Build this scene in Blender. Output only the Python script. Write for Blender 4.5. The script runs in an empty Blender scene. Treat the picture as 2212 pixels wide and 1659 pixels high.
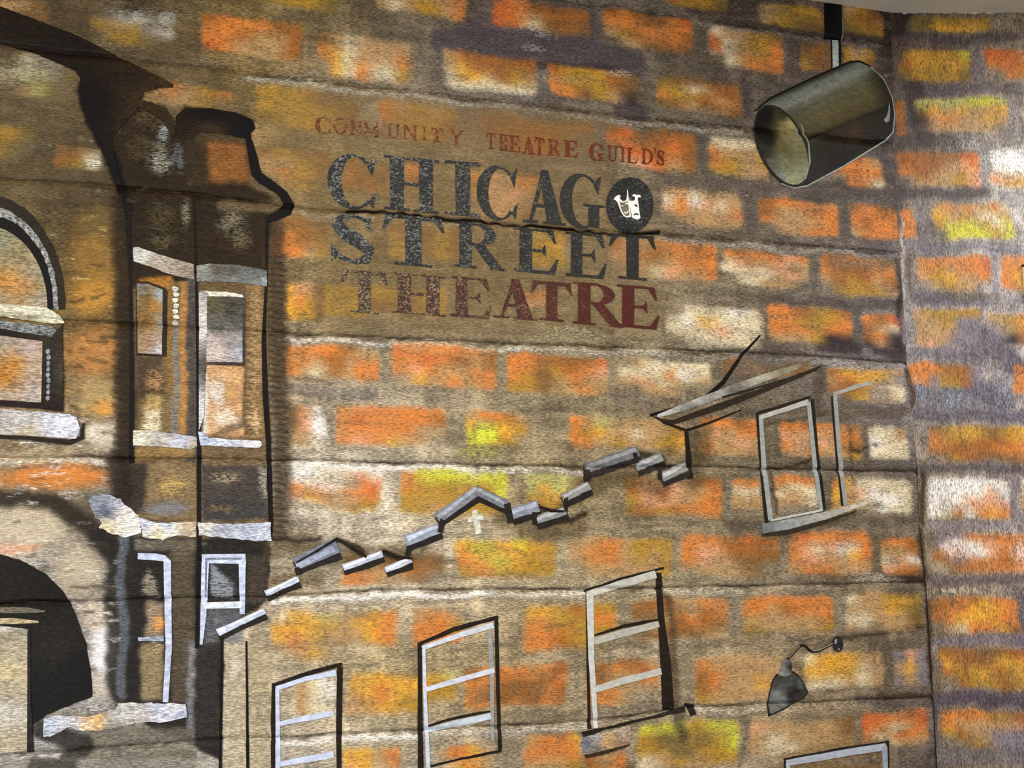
import bpy, bmesh, math
import numpy as np
from mathutils import Vector
from mathutils.geometry import delaunay_2d_cdt

# ------------------------------------------------------------------ camera, world, light, exposure
S = bpy.context.scene
COL = S.collection
F, CX, CY = 1700.0, 1106.0, 829.5
YAW, PITCH, ROLL, DIST, EYE = 0.21417781, 0.11257041, 0.00951159, 1.25257743, 1.55
CEIL = EYE + 0.898
def cam_axes():
    cy, sy, cp, sp = math.cos(YAW), math.sin(YAW), math.cos(PITCH), math.sin(PITCH)
    f = np.array([sy*cp, cy*cp, sp]); r = np.array([cy, -sy, 0.0]); u = np.cross(r, f)
    c, s = math.cos(ROLL), math.sin(ROLL)
    return c*r + s*u, -s*r + c*u, f
RT, UP, FW = cam_axes()
CAMP = np.array([0.0, -DIST, EYE])
cd = bpy.data.cameras.new('camera'); cam = bpy.data.objects.new('camera', cd); COL.objects.link(cam)
cd.sensor_fit = 'HORIZONTAL'; cd.sensor_width = 36.0; cd.lens = 36.0*F/2212.0
cd.clip_start = 0.02
from mathutils import Matrix
m = Matrix(((RT[0], UP[0], -FW[0], CAMP[0]), (RT[1], UP[1], -FW[1], CAMP[1]), (RT[2], UP[2], -FW[2], CAMP[2]), (0, 0, 0, 1)))
cam.matrix_world = m
S.camera = cam
W = bpy.data.worlds.new('room_light'); S.world = W; W.use_nodes = True
bg = W.node_tree.nodes['Background']; bg.inputs[0].default_value = (1.0, 0.975, 0.94, 1); bg.inputs[1].default_value = 0.36
def area(name, loc, target, sx, sy, power, color):
    l = bpy.data.lights.new(name, 'AREA'); l.shape = 'RECTANGLE'; l.size = sx; l.size_y = sy; l.energy = power; l.color = color
    o = bpy.data.objects.new(name, l); COL.objects.link(o); o.location = loc
    o.rotation_euler = (Vector(target) - Vector(loc)).to_track_quat('-Z', 'Y').to_euler()
    return o
area('ceiling_panel_light', (1.62, -0.74, CEIL-0.02), (1.62, -0.74, 0), 0.6, 0.30, 15.0, (1.0, 0.97, 0.93))
area('ceiling_panel_light', (0.15, -0.80, CEIL-0.02), (0.15, -0.80, 0), 0.6, 0.30, 9.5, (1.0, 0.97, 0.93))
area('ceiling_panel_light', (-1.30, -0.80, CEIL-0.02), (-1.30, -0.80, 0), 0.6, 0.30, 9.5, (1.0, 0.97, 0.93))
area('added_left_fill', (-2.2, -2.7, 0.95), (-0.1, 0, 0.95), 1.3, 1.5, 78.0, (0.90, 0.95, 1.0))  # unseen cool fill, added to brighten the lower left of the wall
S.view_settings.view_transform = 'Standard'; S.view_settings.look = 'None'
S.view_settings.gamma = 1.0; S.view_settings.exposure = 0.34
S.view_settings.use_curve_mapping = False

# ------------------------------------------------------------------ wall geometry helpers
rng = np.random.default_rng(7)
H = 0.2032
def ray(px, py):
    px = np.asarray(px, float); py = np.asarray(py, float)
    return ((px-CX)/F)[..., None]*RT + ((CY-py)/F)[..., None]*UP + FW
def project(P):
    d = P - CAMP; w = d@FW
    return CX + F*(d@RT)/w, CY - F*(d@UP)/w
def on_left(px, py):                       # photo pixel -> (x, z) on the main wall, plane y = 0
    d = ray(px, py); t = DIST/d[..., 1]
    return d[..., 0]*t, EYE + d[..., 2]*t
CORNER_PX = [(1921, -30), (1926, 60), (1932, 400), (1943, 537), (1953, 691), (1958, 773), (1981, 1016), (1986, 1135), (1999, 1263), (2009, 1426), (2014, 1505), (2030, 1800)]
cxx, czz = on_left(*np.array(CORNER_PX, float).T)
_o = np.argsort(czz); czz, cxx = czz[_o], cxx[_o]
def corner_x(z): return np.interp(z, czz, cxx)
X0 = 1.025
TH = 0.235
DR = np.array([math.cos(TH), -math.sin(TH)])
NR = np.array([-math.sin(TH), -math.cos(TH)])      # faces the room
def on_right(px, py):                      # photo pixel -> (s, z) on the right wall
    d = ray(px, py); c = np.array([X0, 0.0]) - CAMP[:2]
    t = (c@NR)/(d[..., :2]@NR)
    p = d[..., :2]*t[..., None] + CAMP[:2] - np.array([X0, 0.0])
    return p@DR, EYE + d[..., 2]*t
GROOVES = {0: [(1550, 45), (1780, 80), (1915, 90)], 1: [(560, 158), (660, 172), (890, 197), (1190, 232), (1400, 258), (1550, 270), (1743, 290)],
 2: [(0, 386), (256, 401), (422, 419), (573, 437), (640, 450), (830, 462), (1196, 494), (1418, 505), (1930, 545)],
 3: [(150, 691), (640, 722), (1090, 742), (1380, 753), (1737, 768), (1952, 785)],
 4: [(0, 987), (582, 994), (800, 999), (1260, 1010), (1493, 1007), (1643, 1013), (1978, 1020)],
 5: [(0, 1305), (367, 1293), (582, 1290), (831, 1275), (1260, 1273), (1500, 1269), (1989, 1258)],
 6: [(63, 1630), (421, 1600), (476, 1596), (700, 1590), (900, 1577), (1272, 1560), (1500, 1527), (2012, 1507)]}
Z0 = EYE + 0.82792
gx = np.linspace(-1.7, 1.2, 291)
NG = 12
GZ = np.zeros((NG, gx.size))
ker = np.hanning(15); ker /= ker.sum()
for k in range(NG):
    base = Z0 - k*H
    if k in GROOVES:
        x, z = on_left(*np.array(GROOVES[k], float).T)
        d = np.interp(gx, x, z - base)
        d = np.convolve(np.pad(d, 7, mode='edge'), ker, 'valid')
    else: d = np.zeros_like(gx)
    d = d + 0.0007*np.sin(gx*37+k*2.1) + 0.0005*np.sin(gx*91+k*5.3)
    GZ[k] = base + d
GZ = np.vstack([np.full(gx.size, CEIL+0.002), GZ])        # row 0 is the ceiling line
def groove_z(x): return np.stack([np.interp(x, gx, g) for g in GZ])   # (NG+1, n)
def relief(x, z):                                          # depth of the joints, metres out of the wall (negative)
    g = groove_z(np.ravel(x)); zz = np.ravel(z)
    dd = (zz - g[1:])*1000; d = np.take_along_axis(dd, np.abs(dd).argmin(0)[None], 0)[0]
    return np.interp(d, [-11, -8, -5.5, -3, -1.2, 0, 1.2, 2.5, 4, 6], [0, -0.5, -1.5, -2.9, -4.0, -4.6, -3.6, -1.6, -0.5, 0]).reshape(np.shape(x))/1000

# ------------------------------------------------------------------ materials (colour attributes broken up by brush-grain noise)
def lin(c):
    c = np.clip(np.asarray(c, float), 0, 1)
    return np.where(c <= 0.04045, c/12.92, ((c+0.055)/1.055)**2.4)
def paint_material(name, sx, sz, contrast=6.0, rough=0.5, spec=0.25, bump=0.3, fine=0.22, dist=0.0012, hair=0.55):
    mt = bpy.data.materials.new(name); mt.use_nodes = True; nt = mt.node_tree; N = nt.nodes; L = nt.links
    b = N['Principled BSDF']; b.inputs['Roughness'].default_value = rough; b.inputs['Specular IOR Level'].default_value = spec
    geo = N.new('ShaderNodeNewGeometry')
    def noise(scale, detail, rough_, off=0.0):
        mp = N.new('ShaderNodeMapping'); mp.inputs['Scale'].default_value = scale; mp.inputs['Location'].default_value = (off, off, off)
        L.new(geo.outputs['Position'], mp.inputs['Vector'])
        n = N.new('ShaderNodeTexNoise'); n.inputs['Scale'].default_value = 1.0; n.inputs['Detail'].default_value = detail; n.inputs['Roughness'].default_value = rough_
        L.new(mp.outputs[0], n.inputs['Vector']); return n.outputs['Fac']
    n1 = noise((sx, sx, sz), 4, 0.68); n2 = noise((sx*0.22, sx*0.22, sz*0.2), 2, 0.5, 3.7); n3 = noise((760, 760, 1000), 2, 0.6, 9.1)
    def math_(op, a, bb, clamp=False):
        q = N.new('ShaderNodeMath'); q.operation = op; q.use_clamp = clamp
        for i, v in enumerate((a, bb)):
            if isinstance(v, (int, float)): q.inputs[i].default_value = v
            else: L.new(v, q.inputs[i])
        return q.outputs[0]
    u = N.new('ShaderNodeAttribute'); u.attribute_name = 'under'
    o = N.new('ShaderNodeAttribute'); o.attribute_name = 'over'
    v = math_('ADD', math_('ADD', math_('MULTIPLY', n1, 0.68), math_('MULTIPLY', n2, 0.16)), math_('MULTIPLY', n3, 0.16))
    f = math_('ADD', math_('MULTIPLY', math_('SUBTRACT', v, 0.5), contrast), 0.5)
    f = math_('ADD', f, math_('MULTIPLY', math_('SUBTRACT', o.outputs['Alpha'], 0.5), 1.7), True)
    mx = N.new('ShaderNodeMix'); mx.data_type = 'RGBA'
    L.new(f, mx.inputs[0]); L.new(u.outputs['Color'], mx.inputs[6]); L.new(o.outputs['Color'], mx.inputs[7])
    ml = N.new('ShaderNodeMix'); ml.data_type = 'RGBA'; ml.blend_type = 'MULTIPLY'; ml.inputs[0].default_value = 1.0
    g = math_('ADD', math_('MULTIPLY', math_('ADD', n3, math_('MULTIPLY', n1, 1.0)), fine*2), 1.0-fine*2)
    L.new(mx.outputs[2], ml.inputs[6]); L.new(g, ml.inputs[7])
    n4 = noise((sx*0.5, sx*0.5, sz*1.25) if sz > sx else (sx*1.25, sx*1.25, sz*0.5), 5, 0.7, 21.3); n5 = noise((sx*0.55, sx*0.55, sz*1.1) if sz > sx else (sx*1.1, sx*1.1, sz*0.55), 5, 0.7, 47.9)
    lt = math_('MULTIPLY', math_('MULTIPLY', math_('SUBTRACT', n4, 0.53), 7.0, True), hair); dk = math_('MULTIPLY', math_('MULTIPLY', math_('SUBTRACT', n5, 0.54), 7.0, True), hair*1.25)
    sc = N.new('ShaderNodeMix'); sc.data_type = 'RGBA'; sc.blend_type = 'SCREEN'; L.new(lt, sc.inputs[0]); L.new(ml.outputs[2], sc.inputs[6]); L.new(u.outputs['Color'], sc.inputs[7])
    lg = N.new('ShaderNodeMix'); lg.data_type = 'RGBA'; lg.blend_type = 'SCREEN'; L.new(math_('MULTIPLY', lt, 0.45), lg.inputs[0]); L.new(sc.outputs[2], lg.inputs[6]); L.new(o.outputs['Color'], lg.inputs[7])
    dm = N.new('ShaderNodeMix'); dm.data_type = 'RGBA'; dm.blend_type = 'MULTIPLY'; L.new(dk, dm.inputs[0]); L.new(lg.outputs[2], dm.inputs[6]); dm.inputs[7].default_value = (0.28, 0.25, 0.24, 1)
    ml = dm
    L.new(ml.outputs[2], b.inputs['Base Color'])
    bp = N.new('ShaderNodeBump'); bp.inputs['Strength'].default_value = bump; bp.inputs['Distance'].default_value = dist
    L.new(math_('ADD', n1, math_('MULTIPLY', f, 0.4)), bp.inputs['Height']); L.new(bp.outputs[0], b.inputs['Normal'])
    return mt
M_H = paint_material('mural_paint_horizontal_brush', 140, 640, contrast=9.5, rough=0.45, spec=0.10)
M_V = paint_material('mural_paint_vertical_brush', 560, 170, contrast=9.5, rough=0.42, spec=0.16)
M_S = paint_material('mural_paint_smooth', 90, 160, contrast=3.0, fine=0.12, bump=0.15, spec=0.10, hair=0.14)
M_W = paint_material('wrinkled_letter_paint', 230, 330, contrast=9.0, rough=0.35, spec=0.3, bump=0.9, fine=0.18, dist=0.002, hair=0.1)
def plain(name, c, rough=0.6, nscale=30, amt=0.08):
    mt = bpy.data.materials.new(name); mt.use_nodes = True; nt = mt.node_tree; b = nt.nodes['Principled BSDF']
    n = nt.nodes.new('ShaderNodeTexNoise'); n.inputs['Scale'].default_value = nscale
    r = nt.nodes.new('ShaderNodeValToRGB'); c = np.array(c, float)/255
    r.color_ramp.elements[0].color = (*lin(c*(1-amt)), 1); r.color_ramp.elements[1].color = (*lin(np.minimum(c*(1+amt), 1)), 1)
    nt.links.new(n.outputs['Fac'], r.inputs[0]); nt.links.new(r.outputs[0], b.inputs['Base Color']); b.inputs['Roughness'].default_value = rough
    return mt

# ------------------------------------------------------------------ canvases: the mural's paint, held per wall vertex
ALB = 0.86
class Canvas:
    def __init__(s, x, z, right=False):
        s.x, s.z, s.right = x, z, right
        P = np.stack([X0 + x*DR[0], x*DR[1], z], -1) if right else np.stack([x, 0*x, z], -1)
        s.px, s.py = project(P)
        w = np.zeros_like(x); v = np.zeros_like(x)
        for a, fr in ((2.2, 60.0), (1.6, 160.0)):
            for q in range(5):
                an = rng.uniform(0, 6.3); ph = rng.uniform(0, 6.3, 2)
                w += a*0.6*np.sin(fr*rng.uniform(.6, 1.6)*(x*math.cos(an)+z*math.sin(an))+ph[0]); v += a*0.6*np.sin(fr*rng.uniform(.6, 1.6)*(x*math.sin(an)-z*math.cos(an))+ph[1])
        s.wx, s.wy = s.px + w, s.py + v
        s.U = np.zeros(x.shape+(3,)); s.O = np.zeros(x.shape+(3,)); s.A = np.zeros(x.shape)
        s.mot = (w + v)/8.0
        s.rowmin, s.rowmax = s.py.min(1), s.py.max(1); s.colmin, s.colmax = s.px.min(0), s.px.max(0)
    def win(s, x0, y0, x1, y1):
        r = np.nonzero((s.rowmax >= y0) & (s.rowmin <= y1))[0]; c = np.nonzero((s.colmax >= x0) & (s.colmin <= x1))[0]
        if not len(r) or not len(c): return None
        return slice(r[0], r[-1]+1), slice(c[0], c[-1]+1)
def c3(c): return np.array(c, float)/255.0
def apply(cv, sl, mk, col, a, mode):
    mk = mk*a; m3 = mk[..., None]; col = c3(col) if not isinstance(col, np.ndarray) else col
    if mode == 'paint':
        cv.U[sl] = cv.U[sl]*(1-m3) + col*0.86*m3; cv.O[sl] = cv.O[sl]*(1-m3) + np.minimum(col*1.22, 1)*m3
        cv.A[sl] = cv.A[sl]*(1-mk) + 0.45*mk
    elif mode == 'dry':
        t = mk/np.maximum(mk + cv.A[sl]*(1-mk), 1e-4); t = np.clip(t, 0, 1)[..., None]
        cv.O[sl] = cv.O[sl]*(1-t) + col*t; cv.A[sl] = np.maximum(cv.A[sl]*(1-mk), mk*0.85)
    elif mode == 'wash':
        cv.U[sl] = cv.U[sl]*(1-m3) + col*m3; cv.O[sl] = cv.O[sl]*(1-m3*0.8) + col*m3*0.8
CANV = []
def smooth(t): t = np.clip(t, 0, 1); return t*t*(3-2*t)
def stroke(pts, w, col, a=1.0, s=4.0, mode='paint', cvs=None):
    pts = np.array(pts, float); w = np.broadcast_to(np.array(w, float), (len(pts),)); mw = w.max()/2 + s + 4
    for cv in (cvs or CANV):
        sl = cv.win(pts[:, 0].min()-mw, pts[:, 1].min()-mw, pts[:, 0].max()+mw, pts[:, 1].max()+mw)
        if sl is None: continue
        X, Y = cv.wx[sl], cv.wy[sl]; mk = np.zeros(X.shape)
        segs = range(len(pts)-1) if len(pts) > 1 else [0]
        for i in segs:
            p, q = pts[i], pts[min(i+1, len(pts)-1)]; d = q-p; L2 = max(d@d, 1e-6)
            t = np.clip(((X-p[0])*d[0]+(Y-p[1])*d[1])/L2, 0, 1)
            r = np.hypot(X-p[0]-t*d[0], Y-p[1]-t*d[1]); hw = (w[i]*(1-t)+w[min(i+1, len(pts)-1)]*t)/2
            mk = np.maximum(mk, smooth((hw-r)/s+0.5))
        apply(cv, sl, mk, col, a, mode)
def sdist(X, Y, pts):
    pts = np.array(pts, float); ins = np.zeros(X.shape, bool); dm = np.full(X.shape, 1e9)
    for i in range(len(pts)):
        p, q = pts[i-1], pts[i]; d = q-p; L2 = max(d@d, 1e-9)
        t = np.clip(((X-p[0])*d[0]+(Y-p[1])*d[1])/L2, 0, 1); dm = np.minimum(dm, np.hypot(X-p[0]-t*d[0], Y-p[1]-t*d[1]))
        c = ((p[1] > Y) != (q[1] > Y)); 
        with np.errstate(divide='ignore', invalid='ignore'):
            xi = p[0] + (Y-p[1])*(q[0]-p[0])/(q[1]-p[1])
        ins ^= c & (X < xi)
    return np.where(ins, dm, -dm)
def poly(pts, col, a=1.0, s=4.0, mode='paint', cvs=None):
    P = np.array(pts, float); e = s+4
    for cv in (cvs or CANV):
        sl = cv.win(P[:, 0].min()-e, P[:, 1].min()-e, P[:, 0].max()+e, P[:, 1].max()+e)
        if sl is None: continue
        apply(cv, sl, smooth(sdist(cv.wx[sl], cv.wy[sl], P)/s+0.5), col, a, mode)
def box(x0, y0, x1, y1, col, a=1.0, s=10.0, mode='paint', cvs=None): poly([(x0, y0), (x1, y0), (x1, y1), (x0, y1)], col, a, s, mode, cvs)
def blob(x, y, rx, ry, col, a=1.0, mode='dry', cvs=None):
    for cv in (cvs or CANV):
        sl = cv.win(x-rx*1.3, y-ry*1.3, x+rx*1.3, y+ry*1.3)
        if sl is None: continue
        r = np.hypot((cv.wx[sl]-x)/rx, (cv.wy[sl]-y)/ry); apply(cv, sl, smooth((1.15-r)/0.75), col, a, mode)

# grids of wall vertices
xs = np.concatenate([np.arange(-1.65, -0.60, 0.012), np.arange(-0.60, 1.0001, 0.0023)])
ns = 24                                                    # last columns are squeezed to meet the leaning corner
rows_v, rows_course = [], []
for k in range(NG):
    hh = GZ[k].mean()-GZ[k+1].mean(); fine = k <= 7
    e = np.array([0, 1.2, 3, 5.5, 8, 11])/1000/hh; eb = np.array([0, 1.2, 2.5, 4, 6, 9])/1000/hh
    if k == 0: t = np.concatenate([np.arange(0, 1-eb[-1], 0.0024/hh), 1-eb[::-1]])
    else: t = np.concatenate([e, np.arange(e[-1]+0.0024/hh, 1-eb[-1]-0.0012/hh, (0.0024 if fine else 0.014)/hh), 1-eb[::-1]])
    rows_v.append(k + t); rows_course.append((sum(len(r) for r in rows_v[:-1]), sum(len(r) for r in rows_v)))
VV = np.concatenate(rows_v)
gxs = groove_z(xs)
def z_of(v, gz):
    k = np.clip(np.floor(v-1e-9).astype(int), 0, NG-1); k = np.maximum(k, 0); t = v-k
    return gz[k]*(1-t)[:, None] + gz[k+1]*t[:, None]
tailu = np.linspace(0, 1, ns+1)[1:]
ZL = z_of(VV, gxs); XL = np.broadcast_to(xs, ZL.shape)
xe = xs[-1]; ct = corner_x(ZL[:, -1:])
XT = xe + (ct-xe)*tailu[None, :]; ZT = np.repeat(ZL[:, -1:], ns, 1)
gt = groove_z(np.array([xe, 1.06])); 
XL = np.concatenate([XL, XT], 1); ZL = np.concatenate([ZL, ZT], 1)
ZL = np.minimum(ZL, CEIL+0.004)
CL = Canvas(XL, ZL)
ss = np.concatenate([np.linspace(0, 0.30, 131), np.arange(0.31, 1.3, 0.012)])
zr = np.concatenate([np.arange(0.0, EYE-0.62, 0.02), np.arange(EYE-0.62, CEIL+0.003, 0.0024)])[::-1]
SR, ZR = np.meshgrid(ss, zr)
off = (corner_x(ZR)-X0)*np.clip(1-SR/0.30, 0, 1)           # the corner line wavers, so does the edge of this wall
SRr = SR + off
CR = Canvas(SRr, ZR, True)
CANV = [CL, CR]

# ------------------------------------------------------------------ ground colours of the mural (mortar and stone)
GC = [[(78,62,42),(78,66,48),(112,94,60),(98,84,64),(90,80,74),(98,88,76),(94,80,68),(74,62,56),(104,92,80)],
[(90,78,56),(78,66,48),(122,100,64),(125,112,92),(98,90,84),(96,86,72),(88,78,68),(72,62,60),(130,120,116)],
[(84,70,46),(60,50,36),(118,98,66),(112,94,62),(112,94,66),(110,96,78),(96,84,72),(84,76,74),(150,146,150)],
[(100,84,50),(90,70,40),(120,104,72),(108,92,66),(106,92,66),(126,112,86),(98,88,74),(108,100,102),(138,132,138)],
[(120,96,60),(110,90,60),(130,112,88),(142,128,106),(132,118,92),(120,106,84),(94,84,70),(114,106,108),(118,112,120)],
[(156,138,112),(114,104,90),(182,170,152),(172,160,138),(142,126,96),(116,102,76),(112,98,78),(94,84,74),(130,122,126)],
[(160,150,136),(104,98,92),(134,118,98),(178,164,142),(166,148,118),(150,134,106),(126,112,92),(106,92,74),(122,110,110)],
[(174,166,154),(118,113,108),(176,160,134),(164,144,106),(140,122,92),(146,130,106),(156,134,102),(106,92,76),(106,96,96)],
[(158,152,146),(130,126,120),(180,168,150),(178,164,138),(140,124,102),(140,124,100),(146,128,102),(98,86,74),(98,88,88)]]
GC = np.array(GC, float)/255
for cv in CANV:
    fx = np.clip(cv.px/2212*8, 0, 7.999); fy = np.clip(cv.py/1659*8, 0, 7.999)
    ix, iy = fx.astype(int), fy.astype(int); tx, ty = (fx-ix)[..., None], (fy-iy)[..., None]
    g = (GC[iy, ix]*(1-tx)+GC[iy, ix+1]*tx)*(1-ty) + (GC[iy+1, ix]*(1-tx)+GC[iy+1, ix+1]*tx)*ty
    if cv.right: g = g*np.array([1.14, 1.12, 1.04])
    g = g*(1+0.10*cv.mot[..., None])
    cv.U[:] = g*0.80; cv.O[:] = np.minimum(g*1.28, 1); cv.A[:] = 0.48 + 0.12*cv.mot

def brushwork(n, cvs, vert, lo_, hi_, a):
    for _ in range(n):
        cv = cvs[0]; x = rng.uniform(-60, 1990) if not vert else rng.uniform(1930, 2240); y = rng.uniform(-20, 1680); L_ = rng.uniform(25, 120); k = rng.uniform(lo_, hi_)
        sl = .1*(1130-y)/1000
        base = (125, 112, 92) if not vert else (122, 114, 110)
        c = tuple(min(250, q*k) for q in base); w = rng.uniform(4, 11)
        p = [(x, y), (x+L_, y+L_*sl+rng.uniform(-3, 3))] if not vert else [(x, y), (x+rng.uniform(-4, 4), y+L_*.5)]
        stroke(p, w, c, a*rng.uniform(.4, 1), 7, 'dry' if k > 1 else 'paint', cvs)
brushwork(420, [CL], False, .55, .85, .5); brushwork(420, [CL], False, 1.15, 1.6, .45); brushwork(80, [CR], True, .5, .85, .5); brushwork(90, [CR], True, 1.15, 1.6, .5)

# ------------------------------------------------------------------ painted bricks
PAL = dict(o=(217,127,60), r=(207,104,52), d=(160,97,46), b=(130,92,54), t=(186,146,98), c=(226,208,170), w=(242,234,224),
 p=(230,160,118), y=(230,164,58), k=(180,134,50), l=(208,202,62), L=(192,186,108), g=None, x=(50,42,46), m=(132,122,130), e=(118,98,54), f=(150,142,132))
BR_L = '''545,-40,735,16,kkkk/ekke|813,-40,1005,32,cokktoo/tctkkto|1066,8,1276,70,rodddd/rocddb|433,40,652,120,dooodd/oodttd/rotttd
682,80,915,172,btcttttg/oyctttog/gycocckg|955,118,1158,198,tdddddd/tydddkd/cyytdkt/ccccccc|1186,148,1376,216,dkkkdb/okkkdb/oobktx|1303,30,1497,108,dodddor/ooooooo/tkdoood/gttbbdb
1535,66,1692,150,cttkke/rctkko/rctokoo/gctooo|1421,170,1601,242,ebbbdb/kkctdd/okkdto/ebtbdb|1440,-40,1570,18,kkkk/dkke|550,198,778,280,kkbb/kkkb/ekkb|555,322,720,410,bkbb/ttkb/tokb/gtkg
820,224,990,300,otktk/okkkb/gkkb|1040,258,1275,335,bbdddd/bdddbg/gbddbg|1308,281,1502,365,drbddd/rrddrd/grrdod/gtprtd|1531,301,1660,380,cccct/otttt/oktk/kktt
745,347,841,415,dbbb/dbdb|872,352,912,410,oo/db|1000,372,1185,470,otptoob/kptptb/gtptbg|583,471,712,556,bdddb/roddb/rootk|838,482,1000,565,bbbbkb/kbbkb/ktbkb|1142,496,1224,578,kk/ky/kk
1316,520,1550,602,dptooodo/ptodtooo/gptcptto|1563,546,1746,620,odooopo/cpttptt/cccctpt/gcctttg|616,613,700,690,yptb/yokb/ykkb|700,616,800,684,kk/kk|800,620,965,680,kbk/bbk|1128,632,1180,664,oo/pp
1436,663,1645,750,gcccwc/cwyccc/cccpcc/gccccc|1657,664,1842,742,oodkkd/ookkko/oookoo/tttkxx|1862,681,1946,752,odr/dtc/dox/xtx|1771,552,1936,640,dbdddb/odddoo/tdkdtd/gkkkkt|1640,433,1812,506,doooo/dttoo/ottto/gttoo
1838,446,1945,516,dooddo/odooo/toooo|1432,412,1601,488,tocttt/cowpct/potttto/gttttt|1795,338,1906,402,ooot/oooo/gooc|1730,94,1796,155,bdb/kbb|1820,104,1890,146,kttk/ktkb|1640,14,1778,60,tkkk/tkeb|1822,15,1906,76,tkb/kdd/ekk
617,748,821,816,oooodtt/ootddtoo/otctdtoo|846,745,1072,836,roooood/oorodtd/opottoo/gytoto|1093,768,1313,852,oodddddr/oobkdop/okbbtott/kkbttot|1336,780,1536,852,gtccccc/ccccowcc/tptctct/gtttgg|1560,780,1750,812,btbb/bttb
1784,796,1955,868,dyyyytt/todyyktg/dddktcc/gekttc|626,880,694,962,bpw/bpw/ttc|722,879,966,963,ooooooo/orooood/ooooott/opoyttg|1005,892,1168,964,toodtg/yLkyykg/lllyykg/llykkgg|1232,903,1440,968,otLtttt/okyttctt/oottktttk
1440,922,1482,986,ko/ky/et|1512,904,1640,986,doodo/tpttoo/ottpt/otttt|1685,914,1860,988,oodoood/ptptoo/optptod/ttottk|1877,922,1963,992,cct/wcc/ccc|621,1014,826,1100,wwccpw/wctttrp/oooooor/pyottoo/gcttkk
861,1018,1095,1112,ollllll/okkkkkl/kkkkkkl/kktkkkk|1133,1024,1260,1100,LLLLe/LyLLe/kkyke/kkkee|1351,1032,1560,1114,dppptdd/dprptto/kpppttoo/ddkdooo|1581,1034,1648,1100,oo/cc/tt/tt|1675,1030,1768,1094,ooo/tcc/ctc/ttc
1795,1034,1970,1108,oycccccc/ytpwccc/yttcwwwc/ttccwcc|740,1196,962,1262,btddbb/otddb/oottbg|985,1168,1202,1248,ylyyyk/oylykk/kokkkk|1232,1162,1452,1246,ttootkkk/toootktk/gtttttk|1472,1156,1685,1246,ooodrdd/oppdddd/opttbbb/gtttbg
1703,1150,1882,1240,orooooo/opcpwco/oppttyo/toootpt|1902,1163,1988,1240,ood/ttd/cpw/pod|583,1322,858,1420,cyyLttyo/yyyytyyo/yoytttyo/tottttyo/gtygggg|892,1318,1000,1390,tooot/oook/ooo|1130,1306,1332,1404,yykdkk/ookkkoo/oookkk/oodkkg
1362,1294,1568,1380,dddttoo/bbtdtdo/gttdodd/bdbt|1603,1288,1799,1366,ooooooo/ootdooo/ttttto/kttttk|1827,1282,1993,1366,cttkyk/tttyke/ccttte/tctttb|640,1462,724,1545,tcw/tcw/tcc|747,1455,985,1542,yyyyyyykL/yyoyyykk/pyoykkkk/ttykkgg
1003,1440,1227,1526,doooood/oodbdbo/obdbdbod/oododod|1268,1428,1427,1522,ddoddt/dbtttro/oootttt/ootgg|1500,1418,1690,1516,ottttt/dotttt/dotttyt/kttttt|1736,1411,1905,1486,cyyytt/yyyyct/ccctct|1928,1408,2005,1486,mpm/tym/mtm
740,1615,866,1710,yyto/pyct|1133,1588,1256,1670,toooy/ooooo/tttk|1262,1622,1356,1700,dto/kdo|1376,1558,1596,1656,lllkll/keekekl/kkeekkl/ctktkk|1615,1555,1846,1646,ptttttb/tctttb/tccttt/gctttg|1860,1540,2006,1616,rrorr/roctr/octroo/ttcttt
950,1615,1066,1690,tooyt/cyot|193,26,380,100,gfwfg/ktkfw/gkkeg|0,0,100,44,ttb/tbb|0,116,165,214,gcffg/cLLfe/gtLeg|-30,274,75,346,kke/keg|115,318,216,366,ddc/dkc|310,184,505,236,kotko/tttkg'''  # the pale brick inside the lower-left drawn window has glare painted in
BR_R = '''1963,37,2138,68,eekkkk/eeyyyyk|1948,108,2096,176,kykykl/dykkyk/ekkkke|2132,106,2280,172,rrpo/orok/gokk|1976,212,2180,286,LLLLllL/eytytty/xpottyt/gtttttg|1938,328,2118,404,ddddddr/ddddtpo/oddttkp/gtttkp|2140,320,2290,402,wwwww/wwwpp/pywpp/pyyt
2018,438,2187,516,totottoc/ytytcct/klllkcl/gllllkl|1979,555,2140,628,ooooooor/toktoor/pkkytto/gtkttg|2164,550,2290,628,ooyo/oyyt/oykt|1976,668,2120,748,tkkkk/ttkmm/tttmm/tptmmm|2132,676,2280,744,tkoo/mkoo/mxok|1960,786,2122,836,ooodddm/pomkkdm|2188,790,2290,850,oot/oyt
2005,920,2260,998,bkykbkyy/okykbkyo/oddddoo/ddddooo/gkdbbdg|2003,1033,2182,1120,wwwwwww/wwwwwpw/wwwpppp/wcdwoyo|2206,1030,2300,1110,ctt/ttt|2018,1152,2270,1236,mmodooo/mwwpoop/dpwwoopw/dmoodop/gdooopp|2010,1290,2200,1366,ddodyoo/dooyyyo/doyyyoo/gtcooyd
2033,1400,2280,1488,ddbbddd/yddyyyy/dkydkyk/gdkkdkkk|2033,1536,2280,1618,oookbrb/otttpdb/kdtmmmb/gkmmm|1943,450,1974,516,oo/oo/oo|1934,222,1954,290,dd/dd'''  # the near-white brick at upper right has the wall's glare in its colours
def parse(txt):
    out = []
    for e in txt.replace('\n', '|').split('|'):
        p = e.strip().split(',')
        out.append((*[float(q) for q in p[:4]], p[4]))
    return out
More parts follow.
